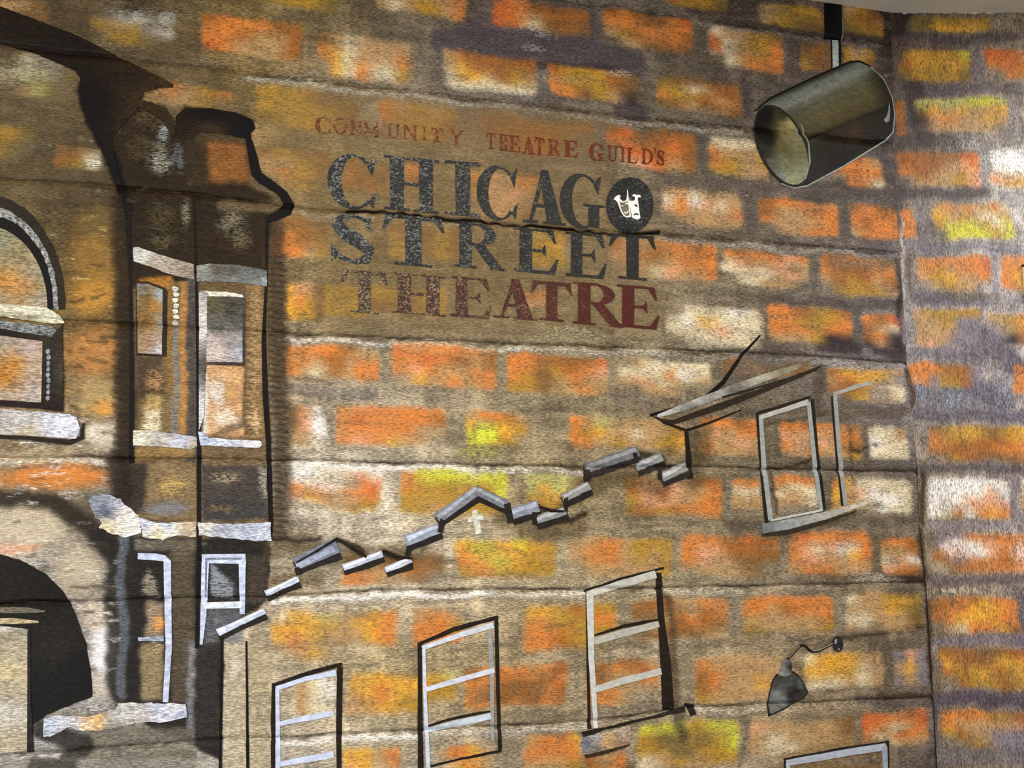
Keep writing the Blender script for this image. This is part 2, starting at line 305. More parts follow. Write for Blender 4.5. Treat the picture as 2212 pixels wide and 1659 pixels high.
def grid_lookup(spec, a, b):                # a, b in 0..1 across and down the brick
    rows = spec.split('/'); cols = []; cov = []
    for r in rows:
        r = r.strip() or 'g'
        cc = np.array([PAL[q] if PAL[q] else (140, 124, 100) for q in r], float)/255; vv = np.array([0.12 if q == 'g' else 1.0 for q in r])
        pos = (np.arange(len(r))+0.5)/len(r)
        cols.append(np.stack([np.interp(a, pos, cc[:, i]) for i in range(3)], -1)); cov.append(np.interp(a, pos, vv))
    n = len(rows); f = np.clip(b*n-0.5, 0, n-1); i = np.minimum(f.astype(int), max(n-2, 0)); t = np.clip(f-i, 0, 1)
    cols = np.array(cols); cov = np.array(cov); j = np.minimum(i+1, n-1)
    I = np.indices(a.shape)
    g0 = cols[(i, *I)]; g1 = cols[(j, *I)]
    return g0*(1-t[..., None])+g1*t[..., None], cov[(i, *I)]*(1-t)+cov[(j, *I)]*t
def brick_rect(b, right):
    f = on_right if right else on_left
    x0, y0, x1, y1, _ = b; xm, ym = (x0+x1)/2, (y0+y1)/2
    if not right and xm > 1106: xm = min(xm, 1900)
    u0, _z = f(x0, ym); u1, _z = f(x1, ym); _u, z1 = f(xm, y0); _u, z0 = f(xm, y1)
    return float(u0), float(u1), float(z0), float(z1)
def paint_brick(cv, rect, spec, a=1.0):
    u0, u1, z0, z1 = rect; pad = 0.008
    X, Z = cv.x, cv.z
    r = np.nonzero((Z.max(1) >= z0-pad) & (Z.min(1) <= z1+pad))[0]; c = np.nonzero((X.max(0) >= u0-pad) & (X.min(0) <= u1+pad))[0]
    if not len(r) or not len(c): return
    sl = (slice(r[0], r[-1]+1), slice(c[0], c[-1]+1)); k = 1/1280
    x = X[sl] + (cv.wx[sl]-cv.px[sl])*k; z = Z[sl] - (cv.wy[sl]-cv.py[sl])*k
    hx, hz = (u1-u0)/2, (z1-z0)/2; cx, cz = (u0+u1)/2, (z0+z1)/2; rr = 0.35*min(hx, hz)
    qx, qz = np.abs(x-cx)-hx+rr, np.abs(z-cz)-hz+rr
    d = np.hypot(np.maximum(qx, 0), np.maximum(qz, 0)) + np.minimum(np.maximum(qx, qz), 0) - rr
    mk = smooth(0.5 - d/0.011)
    col, cov = grid_lookup(spec, np.clip((x-u0)/(u1-u0), 0, 1), np.clip((z1-z)/(z1-z0), 0, 1))
    mk = mk*cov*a*np.clip(0.92+0.16*cv.mot[sl], 0, 1)
    m3 = mk[..., None]
    cv.U[sl] = cv.U[sl]*(1-0.62*m3) + col*0.74*0.62*m3
    cv.O[sl] = cv.O[sl]*(1-m3) + np.minimum(col*1.04, 1)*m3; cv.A[sl] = cv.A[sl]*(1-mk) + 0.66*mk
# bricks painted past the edges of the photograph, continuing the same rows
keys = ['oodd/otdd', 'kkbb/ktkb', 'ttcc/tcct', 'ookk/ootk', 'ddbb/doob', 'pttc/ottc']
for k in range(0, NG):
    for j in range(2):
        for q in range(9):
            x0 = -1.65 + q*0.178 + (0.09 if (j+k) % 2 else 0); z1 = float(np.interp(x0, gx, GZ[k+1])) + H - 0.018 - j*0.098
            if k >= 8 or x0 + 0.15 < -0.56:
                for q2 in ([0] if k < 8 else [0, 1]): paint_brick(CL, (x0+q2*1.6, x0+0.15+q2*1.6, z1-0.066, z1), keys[rng.integers(6)])
for k in range(0, 22):
    for q in range(7):
        s0 = 0.02 + q*0.178 + (0.09 if k % 2 else 0); z1 = CEIL - 0.03 - k*0.098
        if s0 > 0.33 or z1 < EYE-0.62: paint_brick(CR, (s0, s0+0.15, z1-0.062, z1), keys[rng.integers(6)])
# mortar shading under the bricks
DK = (58, 50, 50); MG = (92, 84, 74)
for p, w, c, a in [
 ([(960, 88), (1090, 95), (1250, 110), (1370, 140)], 60, (70, 62, 66), .75), ([(1010, 60), (1060, 55)], 50, (72, 62, 66), .6), ([(1110, 140), (1300, 148), (1370, 160)], 18, (46, 38, 44), .7),
 ([(1345, 232), (1385, 240)], 36, (62, 52, 56), .7), ([(1500, 10), (1640, 20)], 40, (60, 50, 46), .6), ([(1560, 45), (1780, 70), (1915, 85)], 16, (52, 42, 40), .7),
 ([(1280, 25), (1290, 110)], 22, (80, 72, 72), .6), ([(1515, 70), (1520, 150)], 26, (78, 70, 58), .6), ([(1612, 170), (1618, 245)], 22, (66, 56, 56), .6), ([(1715, 60), (1720, 160)], 30, (74, 64, 60), .6),
 ([(1395, 150), (1405, 245)], 24, (92, 84, 76), .5), ([(1520, 290), (1525, 380)], 22, (84, 76, 70), .6), ([(1440, 392), (1640, 405), (1930, 415)], 22, (84, 74, 68), .6), ([(1620, 420), (1625, 500)], 26, (80, 70, 66), .6),
 ([(1823, 430), (1828, 520)], 22, (80, 72, 64), .6), ([(1757, 550), (1762, 640)], 20, (84, 76, 64), .6), ([(1650, 645), (1760, 652), (1930, 660)], 22, (72, 62, 58), .6), ([(1850, 665), (1852, 750)], 18, (80, 72, 66), .6),
 ([(1905, 20), (1920, 100)], 40, (48, 38, 36), .8), ([(1925, 100), (1930, 230)], 30, (62, 52, 50), .6), ([(1780, 745), (1845, 750)], 30, (48, 40, 40), .7), ([(1900, 755), (1948, 765)], 34, (50, 40, 42), .75), ([(1940, 640), (1946, 760)], 12, (48, 38, 38), .8),
 ([(1945, 565), (1942, 660)], 14, (50, 38, 30), .7), ([(1770, 800), (1765, 880)], 24, (74, 66, 54), .7), ([(1640, 885), (1950, 890)], 24, (84, 74, 60), .6), ([(1650, 1005), (1965, 1012)], 16, (76, 66, 58), .6), ([(1870, 920), (1872, 1000)], 16, (84, 74, 60), .6),
 ([(830, 10), (800, 60), (900, 75)], 26, (84, 76, 66), .4), ([(590, 842), (700, 845), (800, 850)], 22, (110, 102, 98), .5), ([(1330, 860), (1400, 875)], 24, (104, 94, 84), .5),
 ([(1080, 750), (1085, 850)], 22, (140, 128, 104), .5), ([(1570, 1040), (1575, 1110)], 16, (116, 106, 92), .6), ([(1575, 1135), (1640, 1140)], 24, (76, 66, 54), .6), ([(1690, 1160), (1692, 1190)], 20, (96, 88, 74), .6),
 ([(1890, 1160), (1892, 1240)], 14, (104, 90, 66), .6), ([(1590, 1290), (1596, 1370)], 22, (128, 118, 102), .6), ([(1812, 1285), (1815, 1370)], 20, (128, 118, 100), .6), ([(1482, 1420), (1486, 1520)], 22, (128, 114, 94), .6),
 ([(1916, 1400), (1918, 1500)], 20, (90, 78, 62), .6), ([(1780, 1245), (1990, 1240)], 16, (76, 62, 48), .5), ([(1930, 1246), (1990, 1250)], 16, (46, 34, 28), .7), ([(1860, 1510), (2010, 1518)], 22, (74, 64, 60), .6), ([(1720, 1560), (1850, 1545)], 20, (100, 88, 70), .5),
 ([(1610, 1560), (1604, 1659)], 10, (92, 82, 68), .7), ([(1900, 1500), (2010, 1505)], 8, (44, 32, 26), .7), ([(1310, 1650), (1370, 1659)], 20, (80, 62, 44), .6), ([(1050, 1550), (1250, 1545)], 16, (110, 98, 78), .5)]:
    stroke(p, w, c, a, 14, 'paint', [CL])
for p, w, c, a in [
 ([(1945, 78), (2070, 86), (2200, 80)], 22, (74, 64, 66), .7), ([(1940, 60), (1950, 20)], 40, (46, 36, 34), .8), ([(1950, 190), (2100, 192), (2200, 190)], 24, (84, 76, 82), .6), ([(2112, 100), (2115, 180)], 26, (104, 96, 98), .6),
 ([(1975, 195), (1990, 260), (2000, 300)], 46, (58, 50, 48), .75), ([(1950, 305), (2060, 305), (2080, 320)], 28, (74, 66, 64), .7), ([(2190, 210), (2196, 290)], 16, (128, 122, 126), .6), ([(1945, 300), (1940, 440)], 26, (70, 62, 62), .6),
 ([(1945, 418), (2060, 420), (2120, 412)], 22, (72, 64, 64), .75), ([(2130, 320), (2132, 400)], 16, (140, 134, 134), .6), ([(1996, 445), (1998, 530)], 26, (104, 98, 98), .6), ([(1960, 535), (2200, 535)], 24, (108, 102, 110), .6), ([(2150, 555), (2153, 640)], 16, (122, 116, 124), .6),
 ([(1960, 560), (1970, 640)], 14, (84, 72, 66), .6), ([(1985, 645), (2130, 650)], 26, (84, 78, 86), .7), ([(2140, 650), (2212, 655)], 24, (120, 114, 118), .5), ([(2080, 720), (2140, 740), (2190, 790)], 50, (72, 68, 80), .6), ([(1970, 765), (2150, 765)], 26, (100, 94, 102), .6),
 ([(1980, 850), (2160, 860)], 60, (112, 108, 118), .6), ([(1985, 895), (2212, 900)], 26, (84, 78, 88), .7), ([(2100, 830), (2160, 870)], 40, (80, 76, 88), .5), ([(1990, 1012), (2212, 1010)], 20, (80, 72, 74), .7), ([(2192, 1040), (2195, 1110)], 18, (112, 104, 112), .6),
 ([(1990, 1135), (2212, 1135)], 22, (128, 120, 124), .6), ([(1994, 1165), (2000, 1230)], 26, (110, 96, 82), .6), ([(1999, 1255), (2212, 1252)], 22, (92, 82, 84), .7), ([(2205, 1280), (2210, 1380)], 18, (88, 78, 90), .6), ([(2010, 1385), (2212, 1382)], 22, (108, 98, 108), .6),
 ([(2020, 1420), (2025, 1500)], 18, (98, 84, 72), .6), ([(2020, 1510), (2212, 1510)], 30, (74, 64, 76), .75), ([(2016, 1530), (2014, 1620)], 26, (72, 64, 74), .7), ([(2030, 1632), (2212, 1630)], 40, (108, 100, 104), .5)]:
    stroke(p, w, c, a, 16, 'paint', [CR])
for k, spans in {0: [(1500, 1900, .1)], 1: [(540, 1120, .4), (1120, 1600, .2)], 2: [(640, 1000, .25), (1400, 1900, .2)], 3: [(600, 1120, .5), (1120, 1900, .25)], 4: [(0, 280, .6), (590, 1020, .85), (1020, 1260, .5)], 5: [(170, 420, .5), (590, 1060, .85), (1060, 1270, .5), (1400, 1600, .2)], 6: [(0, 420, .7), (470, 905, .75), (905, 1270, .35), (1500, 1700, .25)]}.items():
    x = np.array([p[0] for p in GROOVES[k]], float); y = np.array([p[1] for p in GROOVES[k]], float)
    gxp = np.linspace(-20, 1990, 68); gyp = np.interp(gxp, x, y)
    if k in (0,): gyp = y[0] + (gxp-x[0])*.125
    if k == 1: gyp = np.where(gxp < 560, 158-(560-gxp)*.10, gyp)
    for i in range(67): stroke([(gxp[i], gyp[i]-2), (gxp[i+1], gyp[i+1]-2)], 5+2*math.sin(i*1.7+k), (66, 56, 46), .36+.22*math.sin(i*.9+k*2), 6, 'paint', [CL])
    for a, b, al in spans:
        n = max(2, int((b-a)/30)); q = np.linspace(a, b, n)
        stroke(list(zip(q, np.interp(q, gxp, gyp)+11)), 12, (206, 197, 182), al*.75, 9, 'paint', [CL]); stroke(list(zip(q, np.interp(q, gxp, gyp)+11)), 12, (236, 230, 220), al, 9, 'dry', [CL])  # pale strips paint the glints on the lower lips of the joints
for b in parse(BR_L): paint_brick(CL, brick_rect(b, False), b[4])
for b in parse(BR_R): paint_brick(CR, brick_rect(b, True), b[4])
brushwork(240, [CL], False, .5, .8, .30); brushwork(260, [CL], False, 1.3, 1.75, .28)
poly([(590, 205), (800, 190), (1310, 250), (1320, 400), (1440, 520), (1430, 640), (1420, 720), (700, 720), (690, 560), (560, 420)], (116, 95, 62), .50, 60, 'wash', [CL])
poly([(-60, 20), (180, 15), (420, 60), (420, 140), (560, 190), (540, 240), (300, 240), (250, 440), (-60, 440)], (88, 74, 52), .38, 60, 'wash', [CL])
poly([(830, 215), (1290, 262), (1280, 330), (1000, 320), (820, 300)], (128, 92, 56), .30, 30, 'wash', [CL])
stroke([(745, 455), (800, 460), (830, 458), (960, 470), (1000, 476), (1100, 482), (1180, 492), (1300, 502), (1420, 506)], 6, (20, 16, 13), .9, 4, 'paint', [CL])
# loose dry-brush accents, and glare painted near-white on the right wall
for x, y, rx, ry, c, a in [(1050, 940, 34, 26, (222, 226, 70), .95), (1035, 975, 60, 18, (190, 184, 84), .5), (690, 925, 18, 34, (246, 236, 226), .9), (700, 1045, 70, 22, (238, 226, 212), .7), (1900, 845, 26, 30, (176, 172, 170), .6),
 (360, 40, 30, 22, (176, 172, 160), .8), (290, 25, 60, 14, (150, 144, 134), .6), (60, 150, 60, 34, (168, 160, 130), .7), (200, 350, 24, 12, (226, 220, 200), .8), (330, 192, 40, 14, (200, 160, 110), .5),
 (1160, 70, 50, 16, (170, 164, 162), .5), (1150, 105, 40, 14, (150, 142, 138), .6), (1340, 158, 40, 10, (210, 196, 168), .6), (560, 170, 60, 16, (170, 162, 146), .5), (640, 165, 60, 12, (150, 142, 126), .5),
 (1470, 420, 40, 10, (214, 200, 168), .5), (1500, 745, 90, 14, (170, 160, 136), .5), (1230, 720, 90, 16, (190, 176, 140), .5), (1000, 700, 120, 16, (150, 134, 104), .4), (1130, 1175, 26, 20, (222, 206, 70), .7), (1040, 1185, 40, 16, (222, 190, 70), .6),
 (1540, 110, 20, 10, (196, 180, 150), .5), (1625, 1370, 40, 20, (180, 150, 80), .3), (1890, 1250, 60, 14, (214, 200, 176), .6), (1690, 1480, 30, 16, (200, 150, 80), .5)]:
    blob(x, y, rx, ry, c, a, 'dry', [CL])
for x, y, rx, ry, c, a in [(2180, 350, 60, 40, (250, 246, 242), .9), (2060, 860, 30, 30, (150, 160, 176), .6), (1985, 850, 20, 26, (140, 152, 170), .6), (2160, 850, 30, 40, (150, 152, 162), .5), (2095, 640, 80, 12, (150, 130, 96), .4), (2100, 315, 60, 20, (180, 172, 170), .5),
 (2060, 1180, 40, 26, (244, 220, 210), .8), (2210, 1190, 30, 30, (250, 214, 200), .8), (2150, 1150, 60, 10, (220, 206, 190), .5), (2190, 430, 40, 24, (170, 168, 174), .5), (2060, 1275, 60, 8, (230, 214, 190), .5)]:
    blob(x, y, rx, ry, c, a, 'dry', [CR])
stroke([(1950, 26), (2212, 22), (2330, 18)], 7, (196, 190, 176), .9, 3, 'paint', [CR])
stroke([(1946, 470), (1952, 640)], 5, (190, 184, 180), .6, 4, 'paint', [CR])
stroke([(1957, 610), (1968, 780)], 16, (140, 134, 134), .6, 8, 'paint', [CR])

# ------------------------------------------------------------------ the old building painted at the left
BK = (24, 19, 14); DB = (44, 35, 24)
for x, y, rx, ry, c, a in [(205, 560, 75, 120, (128, 96, 48), .8), (200, 640, 60, 50, (168, 120, 52), .8), (210, 480, 70, 40, (96, 78, 46), .8), (200, 760, 75, 70, (164, 112, 62), .8), (215, 860, 70, 60, (160, 134, 90), .8), (225, 880, 30, 20, (200, 140, 66), .7), (215, 940, 70, 40, (196, 182, 158), .8),
 (120, 1030, 160, 34, (192, 116, 54), .9), (60, 985, 110, 16, (170, 150, 116), .7), (120, 1100, 110, 26, (84, 70, 50), .7), (60, 1140, 120, 60, (184, 168, 142), .8), (40, 1185, 60, 14, (206, 150, 116), .7), (170, 1230, 70, 80, (178, 162, 136), .8), (225, 1400, 40, 80, (226, 216, 212), .9), (215, 1490, 40, 40, (190, 178, 160), .7), (205, 1330, 40, 40, (206, 186, 160), .7)]:
    blob(x, y, rx, ry, c, a, 'wash', [CL]); blob(x, y, rx*.9, ry*.9, tuple(min(255, q*1.2) for q in c), a*.7, 'dry', [CL])
stroke([(0, 1075), (110, 1085), (190, 1130), (250, 1190)], 40, (40, 33, 25), .85, 20, 'paint', [CL])
stroke([(215, 1165), (250, 1190), (250, 1310), (256, 1500)], 44, (38, 34, 31), .85, 18, 'paint', [CL])
for _ in range(150):                       # loose strokes of pale and dark stone
    x, y = rng.uniform(0, 250), rng.uniform(880, 1560); L_ = rng.uniform(10, 45); k = rng.uniform() < .62
    stroke([(x, y), (x+L_, y+rng.uniform(-5, 5))], rng.uniform(3, 8), (232, 224, 212) if k else (70, 58, 44), rng.uniform(.3, .75), 5, 'dry' if k else 'paint', [CL])
for _ in range(60):
    x, y = rng.uniform(130, 250), rng.uniform(440, 900); L_ = rng.uniform(10, 40); k = rng.uniform() < .5
    stroke([(x, y), (x+L_, y+rng.uniform(-4, 4))], rng.uniform(3, 8), (206, 170, 104) if k else (70, 56, 36), rng.uniform(.3, .7), 5, 'dry' if k else 'paint', [CL])
# tower: dark body, panels, columns
poly([(176, 165), (300, 150), (374, 186), (313, 200), (306, 218), (360, 236), (382, 268), (384, 250), (400, 236), (452, 234), (512, 244), (548, 262), (550, 282), (540, 292), (566, 376), (622, 418), (634, 444), (600, 474), (580, 486), (578, 640), (286, 640), (272, 452), (242, 362), (194, 259)], (42, 33, 22), .97, 5, 'paint', [CL])
poly([(284, 620), (580, 600), (584, 1160), (284, 1160)], (104, 84, 58), .9, 6, 'paint', [CL])
poly([(262, 1160), (584, 1160), (578, 1300), (478, 1372), (476, 1640), (262, 1540)], (38, 35, 32), .95, 8, 'paint', [CL])
for p, w, c, a, s in [([(183, 190), (200, 260), (225, 310), (250, 370), (275, 450)], 26, BK, .95, 8), ([(60, 60), (180, 110), (300, 165)], 14, (62, 50, 34), .6, 10)]: stroke(p, w, c, a, s, 'paint', [CL])
box(448, 306, 536, 392, (140, 90, 46), .8, 22, 'paint', [CL]); box(430, 270, 540, 306, (84, 70, 48), .6, 16, 'paint', [CL])
stroke([(545, 392), (590, 412), (612, 438), (580, 450), (480, 440)], 26, (112, 96, 70), .7, 14, 'paint', [CL]); box(400, 300, 445, 400, (58, 48, 34), .6, 16, 'paint', [CL])
for x, y, rx, ry, c in [(336, 330, 40, 40, (130, 124, 104)), (350, 352, 30, 30, (176, 172, 156)), (352, 285, 18, 26, (186, 190, 190)), (384, 335, 14, 40, (110, 116, 118)), (320, 260, 40, 26, (96, 84, 56)), (300, 320, 40, 40, (78, 66, 46)), (402, 460, 10, 36, (150, 144, 118)), (350, 470, 40, 50, (84, 74, 50)), (500, 480, 36, 40, (146, 138, 110)), (520, 520, 26, 30, (120, 110, 84)), (350, 520, 40, 22, (90, 80, 56))]:
    blob(x, y, rx, ry, c, .62, 'dry', [CL])
box(300, 598, 372, 622, (172, 116, 46), .85, 6, 'paint', [CL]); box(360, 610, 374, 930, (130, 96, 52), .8, 8, 'paint', [CL]); box(372, 700, 386, 935, (118, 116, 112), .85, 6, 'paint', [CL])
box(388, 615, 408, 935, (168, 120, 66), .85, 6, 'paint', [CL]); box(404, 590, 428, 1000, (70, 65, 62), .9, 6, 'paint', [CL]); box(296, 768, 352, 860, (64, 54, 42), .8, 14, 'paint', [CL])
blob(335, 820, 26, 30, (190, 140, 96), .7, 'dry', [CL]); box(312, 850, 350, 935, (176, 146, 88), .8, 12, 'paint', [CL]); box(312, 885, 350, 935, (226, 214, 188), .8, 14, 'dry', [CL]); box(350, 850, 372, 935, (112, 96, 70), .7, 8, 'paint', [CL])
box(530, 615, 566, 945, (134, 104, 68), .9, 6, 'paint', [CL]); stroke([(548, 640), (548, 940)], 20, (206, 176, 130), .5, 10, 'dry', [CL]); blob(548, 905, 16, 34, (226, 190, 140), .8, 'dry', [CL])
box(436, 790, 524, 942, (206, 158, 112), .9, 6, 'paint', [CL]); blob(470, 850, 34, 40, (220, 216, 206), .8, 'dry', [CL]); blob(490, 905, 40, 26, (238, 222, 200), .8, 'dry', [CL]); blob(500, 850, 20, 30, (200, 150, 76), .6, 'dry', [CL])
stroke([(450, 945), (524, 915)], 14, (60, 52, 42), .6, 10, 'paint', [CL])
box(436, 630, 446, 935, (214, 206, 198), .9, 4, 'paint', [CL])
for yy in range(640, 940, 14): stroke([(528, yy), (548+(yy*7) % 14, yy+2)], 5, (70, 54, 36), .7, 4, 'paint', [CL])
for yy in range(620, 1000, 16): stroke([(258-(yy*5) % 13, yy), (286, yy+2)], 8, (58, 46, 32), .6, 6, 'paint', [CL])
stroke([(262, 440), (270, 700), (272, 990), (268, 1080)], 40, (40, 32, 23), .85, 26, 'paint', [CL]); stroke([(255, 1000), (262, 1080), (250, 1140)], 50, (40, 34, 28), .8, 24, 'paint', [CL])
stroke([(592, 490), (600, 700), (610, 900), (606, 1150)], 40, (64, 52, 38), .75, 26, 'paint', [CL])
for _ in range(110):
    x, y = rng.uniform(290, 566), rng.uniform(980, 1630); L_ = rng.uniform(6, 26); k = rng.uniform() < .6
    if y > 1160 and x > 478: continue
    stroke([(x, y), (x+L_, y+rng.uniform(-3, 3))], rng.uniform(2, 5), (176, 164, 142) if k else (24, 21, 19), rng.uniform(.25, .6), 4, 'dry' if k else 'paint', [CL])
for _ in range(60):
    x, y = rng.uniform(200, 560), rng.uniform(190, 560); L_ = rng.uniform(6, 30)
    stroke([(x, y), (x+L_, y+rng.uniform(-3, 3))], rng.uniform(2, 5), (112, 98, 70), rng.uniform(.2, .5), 4, 'dry', [CL])
for yy in range(500, 1160, 13): stroke([(582, yy), (606+(yy*11) % 19, yy+3)], 6, (48, 38, 28), .6, 5, 'paint', [CL])
# panels under the sills
box(292, 1006, 424, 1120, (128, 106, 74), .9, 8, 'paint', [CL]); box(286, 1000, 316, 1110, (46, 42, 37), .9, 14, 'paint', [CL]); blob(372, 1050, 40, 22, (206, 170, 100), .7, 'dry', [CL]); blob(360, 1100, 60, 20, (122, 126, 136), .8, 'dry', [CL]); box(290, 966, 422, 990, (150, 120, 70), .7, 8, 'paint', [CL])
box(436, 1006, 578, 1122, (66, 60, 55), .95, 8, 'paint', [CL]); blob(490, 1030, 44, 16, (190, 168, 134), .6, 'dry', [CL]); blob(570, 1040, 10, 50, (200, 190, 170), .6, 'dry', [CL]); box(436, 1080, 570, 1120, (62, 60, 60), .7, 14, 'paint', [CL]); blob(480, 1096, 40, 8, (170, 138, 80), .5, 'dry', [CL])
box(290, 1165, 420, 1190, (140, 130, 112), .6, 10, 'paint', [CL])
box(270, 1205, 352, 1310, (40, 37, 33), .95, 6, 'paint', [CL]); poly([(305, 1288), (312, 1250), (328, 1232), (340, 1255), (342, 1290)], (158, 146, 126), .8, 10, 'dry', [CL])
box(268, 1310, 352, 1512, (40, 37, 34), .9, 8, 'paint', [CL]); box(312, 1300, 352, 1380, (168, 146, 120), .8, 14, 'paint', [CL]); blob(340, 1348, 16, 24, (236, 156, 76), .85, 'dry', [CL]); box(304, 1392, 352, 1512, (146, 128, 94), .85, 10, 'paint', [CL]); blob(335, 1400, 16, 20, (206, 180, 130), .6, 'dry', [CL])
stroke([(268, 1165), (258, 1220), (262, 1310), (270, 1400), (262, 1500)], 22, (98, 104, 112), .75, 10, 'paint', [CL])
box(372, 1170, 420, 1520, (96, 84, 66), .7, 16, 'paint', [CL])
box(456, 1214, 516, 1296, (44, 42, 40), .95, 4, 'paint', [CL]); poly([(456, 1218), (470, 1222), (502, 1260), (505, 1292), (456, 1292)], (158, 164, 170), .75, 10, 'dry', [CL]); box(440, 1312, 530, 1390, (112, 112, 116), .7, 18, 'paint', [CL]); box(532, 1200, 574, 1300, (76, 66, 56), .7, 10, 'paint', [CL])
box(420, 1390, 478, 1600, (52, 48, 45), .85, 10, 'paint', [CL]); box(405, 1380, 422, 1600, (150, 150, 158), .6, 8, 'paint', [CL])
box(482, 1390, 532, 1670, (178, 162, 134), .9, 6, 'paint', [CL]); blob(505, 1440, 20, 50, (226, 214, 190), .7, 'dry', [CL]); box(538, 1390, 588, 1670, (160, 144, 112), .7, 10, 'paint', [CL])
box(180, 1570, 420, 1640, (104, 96, 82), .8, 14, 'paint', [CL]); stroke([(90, 1575), (180, 1610), (150, 1640)], 46, (42, 39, 36), .85, 14, 'paint', [CL])
box(-20, 1636, 420, 1680, (126, 118, 106), .8, 10, 'paint', [CL]); box(60, 1640, 170, 1690, (54, 50, 46), .7, 14, 'paint', [CL])
# soft shading around the drawn houses, windows, spotlight
poly([(1410, 895), (1520, 862), (1560, 825), (1640, 728), (1760, 775), (1590, 835)], (84, 74, 66), .6, 14, 'paint', [CL])
stroke([(1500, 1000), (1500, 1040)], 46, (66, 54, 38), .5, 30, 'paint', [CL]); poly([(1480, 930), (1530, 920), (1540, 1000), (1500, 1000)], (78, 64, 44), .6, 20, 'paint', [CL])
for p, w in [([(590, 1190), (650, 1170), (725, 1200), (790, 1210), (900, 1190)], 46), ([(1090, 1120), (1160, 1150), (1250, 1140)], 40), ([(1270, 1050), (1330, 1030), (1430, 1050)], 40), ([(600, 1260), (680, 1250)], 34)]:
    stroke(p, w, (78, 64, 42), .55, 26, 'paint', [CL])
stroke([(592, 1165), (690, 1160)], 10, (40, 32, 30), .7, 6, 'paint', [CL])
for p in [[(725, 1166), (760, 1182), (790, 1204)], [(828, 1192), (858, 1206), (890, 1212)], [(1160, 1096), (1186, 1104), (1216, 1102)], [(1375, 976), (1402, 984), (1432, 988)], [(1432, 1006), (1456, 1012), (1480, 1006)], [(1180, 1120), (1225, 1128), (1262, 1112)]]:
    stroke(p, 12, (44, 36, 26), .8, 8, 'paint', [CL])
stroke([(1690, 1645), (1800, 1625), (1912, 1610), (1905, 1680), (1700, 1680)], 40, (112, 90, 60), .5, 16, 'paint', [CL])
box(1706, 1650, 1906, 1700, (116, 92, 60), .8, 12, 'paint', [CL])
stroke([(1735, 1400), (1770, 1395), (1820, 1380)], 14, (96, 84, 66), .6, 10, 'paint', [CL]); stroke([(1815, 1385), (1880, 1372), (1990, 1358)], 9, (56, 46, 36), .75, 6, 'paint', [CL]); stroke([(1820, 1372), (1900, 1352)], 20, (96, 84, 66), .6, 14, 'paint', [CL])
stroke([(1718, 1440), (1735, 1470)], 18, (104, 90, 62), .6, 12, 'paint', [CL])
stroke([(1440, 1290), (1455, 1420), (1465, 1520)], 20, (58, 46, 34), .6, 14, 'paint', [CL])
stroke([(1468, 1545), (1474, 1590)], 26, (70, 62, 50), .7, 14, 'paint', [CL])
for p in [[(1990, 1020), (1994, 1130)], [(1988, 1140), (1998, 1250)], [(2003, 1300), (2012, 1490)], [(1962, 800), (1972, 880)]]: stroke(p, 10, (62, 48, 34), .75, 7, 'paint')
stroke([(1648, 1156), (1720, 1150), (1790, 1132), (1900, 1092)], 16, (70, 60, 46), .6, 14, 'paint', [CL])
for p in [[(1652, 1014), (1700, 1012), (1756, 992)], [(1832, 973), (1894, 962)]]: stroke(p, 5, (54, 44, 34), .9, 3, 'paint', [CL])
for p in [[(1663, 1018), (1680, 1112)], [(1832, 920), (1843, 1078)]]: stroke(p, 6, (74, 58, 40), .8, 4, 'paint', [CL])
stroke([(1790, 890), (1760, 900), (1650, 920)], 8, (66, 56, 44), .6, 6, 'paint', [CL])

# ------------------------------------------------------------------ building meshes
def set_attr(me, name, rgb, a=None):
    at = me.color_attributes.new(name, 'FLOAT_COLOR', 'POINT')
    d = np.ones((len(rgb), 4), np.float32); d[:, :3] = np.maximum(lin(rgb)*ALB - 0.006, 0.0015)
    if a is not None: d[:, 3] = np.clip(a, 0, 1)
    at.data.foreach_set('color', d.ravel())
def grid_mesh(name, P, U, O, A, mat, flip=False):
    r, c = P.shape[:2]; n = r*c
    me = bpy.data.meshes.new(name); me.vertices.add(n); me.vertices.foreach_set('co', P.reshape(-1).astype(np.float32))
    i = np.arange(n).reshape(r, c); q = np.stack([i[:-1, :-1], i[1:, :-1], i[1:, 1:], i[:-1, 1:]], -1).reshape(-1, 4)
    if flip: q = q[:, ::-1]
    me.loops.add(q.size); me.loops.foreach_set('vertex_index', q.ravel().astype(np.int32))
    me.polygons.add(len(q)); me.polygons.foreach_set('loop_start', np.arange(0, q.size, 4, dtype=np.int32)); me.polygons.foreach_set('loop_total', np.full(len(q), 4, np.int32))
    me.update(calc_edges=True); me.polygons.foreach_set('use_smooth', np.ones(len(q), bool))
    set_attr(me, 'under', U.reshape(-1, 3)); set_attr(me, 'over', O.reshape(-1, 3), A.reshape(-1)); me.materials.append(mat)
    return me
def link(name, me, parent=None, label=None, cat=None, group=None, kind=None):
    o = bpy.data.objects.new(name, me); COL.objects.link(o); o.parent = parent
    for k, v in (('label', label), ('category', cat), ('group', group), ('kind', kind)):
        if v: o[k] = v
    return o
def slab(name, P0, P1, depthvec, mat, parent=None, **kw):     # box spanned by corners in plan
    me = bpy.data.meshes.new(name); (x0, y0, z0), (x1, y1, z1) = P0, P1; dx, dy = depthvec
    v = [(x0, y0, z0), (x1, y1, z0), (x1, y1, z1), (x0, y0, z1)]; v += [(a+dx, b+dy, c) for a, b, c in v]
    me.from_pydata(v, [], [(0, 1, 2, 3), (5, 4, 7, 6), (4, 0, 3, 7), (1, 5, 6, 2), (3, 2, 6, 7), (4, 5, 1, 0)]); me.materials.append(mat)
    return link(name, me, parent, **kw)
